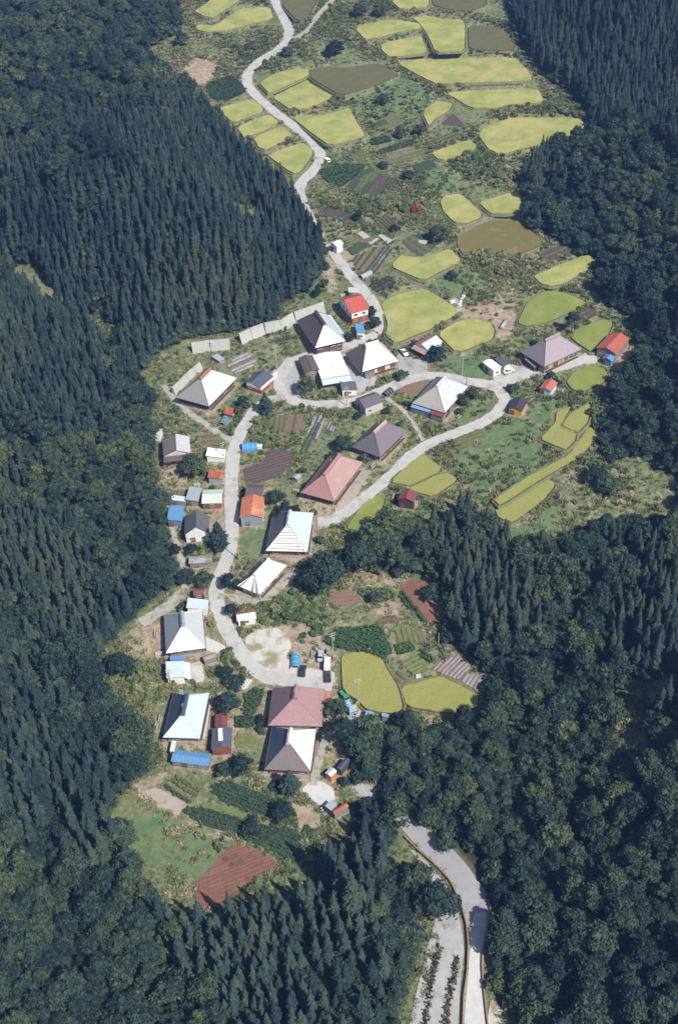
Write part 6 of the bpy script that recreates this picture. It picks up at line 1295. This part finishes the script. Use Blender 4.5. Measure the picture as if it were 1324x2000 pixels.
def scatter_object(name, meshes, pts, label, cat):
    """pts: (x,y,z,rotz,sx,sz,idx,tilt); one object that instances the given meshes on its points"""
    col = bpy.data.collections.new(name+'_kinds')
    for i, me in enumerate(meshes):
        o = bpy.data.objects.new('%s_kind_%c' % (name, 97+i), me); col.objects.link(o)
    me = bpy.data.meshes.new(name); me.vertices.add(len(pts)); P = np.array(pts, float)
    me.vertices.foreach_set('co', P[:, :3].ravel().astype(np.float32))
    a = me.attributes.new('rot', 'FLOAT_VECTOR', 'POINT'); a.data.foreach_set('vector', np.stack([P[:, 7], P[:, 7]*.5, P[:, 3]], -1).ravel().astype(np.float32))
    a = me.attributes.new('scl', 'FLOAT_VECTOR', 'POINT'); a.data.foreach_set('vector', np.stack([P[:, 4], P[:, 4], P[:, 5]], -1).ravel().astype(np.float32))
    a = me.attributes.new('kind', 'INT', 'POINT'); a.data.foreach_set('value', P[:, 6].astype(np.int32))
    o = bpy.data.objects.new(name, me); C.objects.link(o)
    ng = bpy.data.node_groups.new(name, 'GeometryNodeTree'); ng.interface.new_socket('Geometry', in_out='INPUT', socket_type='NodeSocketGeometry'); ng.interface.new_socket('Geometry', in_out='OUTPUT', socket_type='NodeSocketGeometry')
    N = ng.nodes.new; L = ng.links.new; gi = N('NodeGroupInput'); go = N('NodeGroupOutput'); ip = N('GeometryNodeInstanceOnPoints'); ci = N('GeometryNodeCollectionInfo')
    ci.inputs[0].default_value = col; ci.inputs[1].default_value = True; ci.inputs[2].default_value = True
    def at(n, ty):
        q = N('GeometryNodeInputNamedAttribute'); q.data_type = ty; q.inputs[0].default_value = n; return q.outputs[0]
    L(gi.outputs[0], ip.inputs['Points']); L(ci.outputs[0], ip.inputs['Instance']); ip.inputs['Pick Instance'].default_value = True
    L(at('kind', 'INT'), ip.inputs['Instance Index']); e = N('FunctionNodeEulerToRotation'); L(at('rot', 'FLOAT_VECTOR'), e.inputs[0]); L(e.outputs[0], ip.inputs['Rotation']); L(at('scl', 'FLOAT_VECTOR'), ip.inputs['Scale'])
    L(ip.outputs[0], go.inputs[0]); md = o.modifiers.new('scatter', 'NODES'); md.node_group = ng
    tag(o, label, cat, kind='stuff'); return o
# where cedars and where broadleaf trees grow
BIAS = [(420,380,230,1.2),(150,560,200,1.0),(60,800,200,.5),(560,520,120,.8),(100,1450,220,.7),(560,1850,260,.9),(690,1680,120,1.2),(1180,120,260,1.1),(1060,330,70,1.2),(930,1210,90,1.6),(800,1000,90,-.5),(1150,1100,120,.3),(1290,1200,120,.8),(1060,1010,80,-.5),
        (120,130,200,-1.1),(330,640,110,-.6),(280,1080,130,-1.2),(150,1000,150,-.5),(100,1900,260,-1.0),(230,1350,80,-1.0),(250,1780,130,-.8),(1150,370,140,-1.5),(1230,480,120,-1.0),(1230,820,180,-1.3),(1000,1420,180,-1.2),(1150,1600,260,-1.2),(1150,1280,120,-.9),(850,1550,160,-1.0),(800,1760,100,-1.2),(1100,1880,250,-1.3),(650,1100,120,-1.5),(760,1080,90,-.8),(280,1500,80,-.8),(770,1480,90,-.6)]
def kindf(px, py, x, y):
    s = np.zeros(px.shape)
    for cx, cy, r_, v in BIAS: s += v*np.exp(-((px-cx)**2+(py-cy)**2)/(r_*r_))
    return s+.55*(np.sin(x*.05+y*.03)+np.sin(x*.023-y*.061+2)+np.sin(x*.11+y*.09))/1.6+.9*(rng.random(px.shape)-.5)
def candidates(step):
    xs = np.arange(-330, 340, step); ys = np.arange(-215, 560, step); X, Y = np.meshgrid(xs, ys, indexing='ij'); X = X.ravel(); Y = Y.ravel()
    X = X+rng.uniform(-.38, .38, X.shape)*step; Y = Y+rng.uniform(-.38, .38, X.shape)*step; Z = HF(X, Y)
    px, py, zc = proj(X, Y, Z); ok = (zc > 0) & (px > -260) & (px < W_+260) & (py > -110) & (py < H_+260)
    ok &= forest_mask(px, py)
    i = np.clip(((X-fx0)/ST).astype(int), 0, OCC.shape[0]-1); j = np.clip(((Y-fy0)/ST).astype(int), 0, OCC.shape[1]-1)
    inn = (X > fx0) & (X < fgx[-1]) & (Y > fy0) & (Y < fgy[-1]); ok &= ~(OCC[i, j] & inn)
    ok &= distline(X, Y, lowc, False) > 4.6
    return X[ok], Y[ok], Z[ok], px[ok], py[ok], zc[ok]
def plant(step, want):
    X, Y, Z, px, py, zc = candidates(step); k = kindf(px, py, X, Y)
    s = (k > .12) if want == 'c' else (k <= .12)
    return [a[s] for a in (X, Y, Z, px, py, zc)]
def place_tree(name, kinds, i, loc, rz, sx, sz, label, cat, group=None):
    t = thing(name, label, cat, loc, rz, group); t.scale = (sx, sx, sz)
    for me, nm in zip(kinds[i], ('crown', 'trunk')):
        o = bpy.data.objects.new(nm, me); C.objects.link(o); o.parent = t
    return t
for want, step, kinds, nm in (('c', 2.75, CED, 'cedar_tree'), ('b', 4.6, BRD, 'broadleaf_tree')):
    X, Y, Z, px, py, zc = plant(step, want)
    n = len(X); hs = .80+.30*(.5+.5*np.sin(X*.04+1)*np.cos(Y*.035))
    if want == 'b': hs = hs*np.where(rng.random(n) < .35, .62, 1.0)
    hs = hs*(.84 if want == 'c' else .92)
    sx = hs*rng.uniform(.78, 1.15, n); sz = hs*rng.uniform(.72, 1.28, n); idx = rng.integers(0, 5, n); rz = rng.uniform(0, 6.28, n)
    vis = (px > 0) & (px < W_) & (py > 0) & (py < H_+30); order = np.argsort(np.where(vis, zc, 1e6)); near = set(order[:300].tolist())
    glab, gcat = (('tall narrow dark green cedar standing in the dense cedar wood near the bottom', 'cedar tree') if want == 'c' else ('rounded dark green broadleaf tree in the mixed wood near the bottom', 'broadleaf tree'))
    rest = []
    for i in range(n):
        if i in near: place_tree(nm, kinds, int(idx[i]), (X[i], Y[i], Z[i]-.2), rz[i], sx[i], sz[i], glab, gcat, 'cedars of the forest' if want == 'c' else 'broadleaf trees of the forest')
        else: rest.append((X[i], Y[i], Z[i]-.2, rz[i], sx[i], sz[i], idx[i], rng.uniform(-.05, .05)))
    print(nm, n)
    scatter_object('cedar_forest' if want == 'c' else 'broadleaf_forest', [joined(a, b, 'tree') for a, b in kinds], rest, 'dense dark cedar wood covering the hillsides' if want == 'c' else 'broadleaf wood covering the hillsides', 'forest')
for (px, py), dia, H, k, label in LONE:
    g = G(px, py); z = float(HF(g[0], g[1])); seed = int(px*7+py)
    t = thing('conifer_tree' if k == 'c' else ('shrub' if H < 5 else 'broadleaf_tree'), label, 'conifer' if k == 'c' else ('shrub' if H < 5 else 'tree'), (g[0], g[1], z), random.random()*6)
    if k == 'c': cedar_crown(seed, H, dia*.5).build('crown', CEDAR, t)
    else: broad_crown(seed, H, dia*.5, zb=H*.08, lobes=max(7, int(dia*1.3)), per=70, ls=.42 if dia > 6 else .5).build('crown', RED if k == 'r' else BROAD, t)
    trunk_mesh(seed, H, .09+dia*.012, k).build('trunk', BARK, t)
# undergrowth: grass tufts, weeds and low bushes
def tuft(seed, n, h, sp, w):
    r = random.Random(seed); m = MB()
    for i in range(n):
        a = r.random()*6.28; q = r.random()*sp; x, y = math.cos(a)*q, math.sin(a)*q; b = r.random()*6.28; lx, ly = math.cos(b)*h*.6, math.sin(b)*h*.6; hh = h*r.uniform(.5, 1.1)
        m.add([(x-ly*w, y+lx*w, -.05), (x+ly*w, y-lx*w, -.05), (x+lx*.6+ly*w*.8, y+ly*.6-lx*w*.8, hh*.8), (x+lx, y+ly, hh)], [(0, 1, 2), (0, 2, 3)])
    return m
DRY = leaf_mat('dry_weeds', [(.20, .17, .10), (.27, .22, .14), (.33, .28, .18)], scale=.7)
UND = [tuft(1, 22, .45, .7, .5).mesh('tuft', SHRUB), tuft(2, 26, .8, 1.0, .55).mesh('tuft', SHRUB), broad_crown(5, 1.5, 1.1, zb=0, lobes=5, per=26, ls=.7).mesh('bush', SHRUB), broad_crown(6, 2.6, 1.7, zb=0, lobes=7, per=34, ls=.62).mesh('bush', SHRUB), broad_crown(8, .9, .75, zb=0, lobes=5, per=14, ls=1.0).mesh('bush', SHRUB), tuft(3, 26, .7, 1.0, .5).mesh('tuft', DRY), broad_crown(9, 2.4, 1.6, zb=0, lobes=7, per=34, ls=.62).mesh('bush', BROAD)]
N = 120000
X = rng.uniform(-95, 140, N); Y = rng.uniform(-165, 395, N); Z = HF(X, Y); px, py, zc = proj(X, Y, Z)
i = ((X-fx0)/ST).astype(int); j = ((Y-fy0)/ST).astype(int)
fm = forest_mask(px, py); ok = ~OCC[i, j] & ((MEAD[i, j] < .3) | (rng.random(N) < .25)) & (px > -80) & (px < W_+80) & (py > -60) & (py < H_+60)
i2 = np.clip(i+1, 0, OCC.shape[0]-1); ok &= ~OCC[i2, j]
# patchy cover
nn = np.sin(X*.11+1)*np.sin(Y*.09+2)+np.sin(X*.23+Y*.19)*.7+np.sin(X*.05-Y*.07)*.8+.5*rng.standard_normal(N)
for f in WEEDY: nn = nn+np.where(inpoly(px, py, f), 1.1, 0)
ok &= rng.random(N) > BARE[i, j]*1.15
kind = np.where(nn > 2.7, 3, np.where(nn > 2.15, 2, np.where(nn > 1.2, 4, np.where(nn > .2, 1, 0)))); kind = np.where((kind == 1) & (rng.random(N) < .3), 5, kind)
ok &= (nn > -1.0)
farm_pts = np.zeros(N, bool)
for q in farms+smalls: farm_pts |= (np.hypot(X-q[1][0], Y-q[1][1]) < max(q[2], q[3])*.62)
ok &= ~(farm_pts & (kind > 0))
# keep woody bushes off the road sides
pts = [(X[k], Y[k], Z[k], rng.uniform(0, 6.28), s_, s_*rng.uniform(.7, 1.1), kind[k], 0) for k in np.nonzero(ok)[0] for s_ in (rng.uniform(.6, 1.25),)]
pts = [p for k, p in zip(np.nonzero(ok)[0], pts) if not fm[k]]
e_ = np.nonzero(fm & ~OCC[i, j] & (distline(X, Y, lowc, False) > 4.2))[0][::5]
pts += [(X[k], Y[k], Z[k], rng.uniform(0, 6.28), s_, s_*.9, 6, 0) for k in e_ for s_ in (rng.uniform(1.0, 1.9),)]
print('undergrowth', len(pts))
scatter_object('undergrowth', UND, pts, 'weeds, tall grass and low bushes between the fields', 'undergrowth')

# garden shrubs and wood piles round the farmhouses
GS = [broad_crown(60+i, h_, r_, zb=0, lobes=8, per=40, ls=.55).mesh('shrub', m_) for i, (h_, r_, m_) in enumerate(((1.8, 1.3, SHRUB), (2.3, 1.6, BROAD), (1.3, 1.1, SHRUB)))]
def free_spot(x, y):
    i = int((x-fx0)/ST); j = int((y-fy0)/ST)
    return 0 < i < OCC.shape[0]-1 and 0 < j < OCC.shape[1]-1 and not OCC[i-1:i+2, j-1:j+2].any()
cnt = 0
for q in farms+smalls:
    big = q in farms; ex = np.array([math.cos(q[4]), math.sin(q[4])]); ey = np.array([-ex[1], ex[0]])
    for k in range(7 if big else 2):
        a = random.choice((-1, 1)); m_ = random.uniform(1.6, 3.4)
        p = q[1]+(ex*random.uniform(-.5, .5)*q[2]+ey*a*(q[3]/2+m_) if random.random() < .5 else ex*a*(q[2]/2+m_)+ey*random.uniform(-.5, .5)*q[3])
        if not free_spot(*p): continue
        z = float(HF(*p)); cnt += 1; s_ = random.uniform(.6, 1.15)
        if random.random() < .7:
            o = bpy.data.objects.new('garden_shrub', GS[random.randrange(3)]); C.objects.link(o); o.location = (p[0], p[1], z); o.scale = (s_, s_, s_*.9); o.rotation_euler = (0, 0, random.random()*6)
            tag(o, 'small leafy garden shrub standing close to a house', 'garden shrub', 'garden shrubs round the houses')
        else:
            t = thing('wood_pile', 'low pile of logs and boards beside a house wall', 'wood pile', (p[0], p[1], z), q[4]+random.choice((0, 1.57)), 'wood piles round the houses')
            for r_ in range(3):
                for c_ in range(3-r_):
                    m = MB(); m.tube((-1.0-random.random()*.2, (c_+r_*.5-1)*.36, .18+r_*.3), (1.0+random.random()*.2, (c_+r_*.5-1)*.36, .18+r_*.3), .17, n=6); m.build('log', BARKR if (r_+c_) % 2 else PM['conc'], t)
print('yard things', cnt)
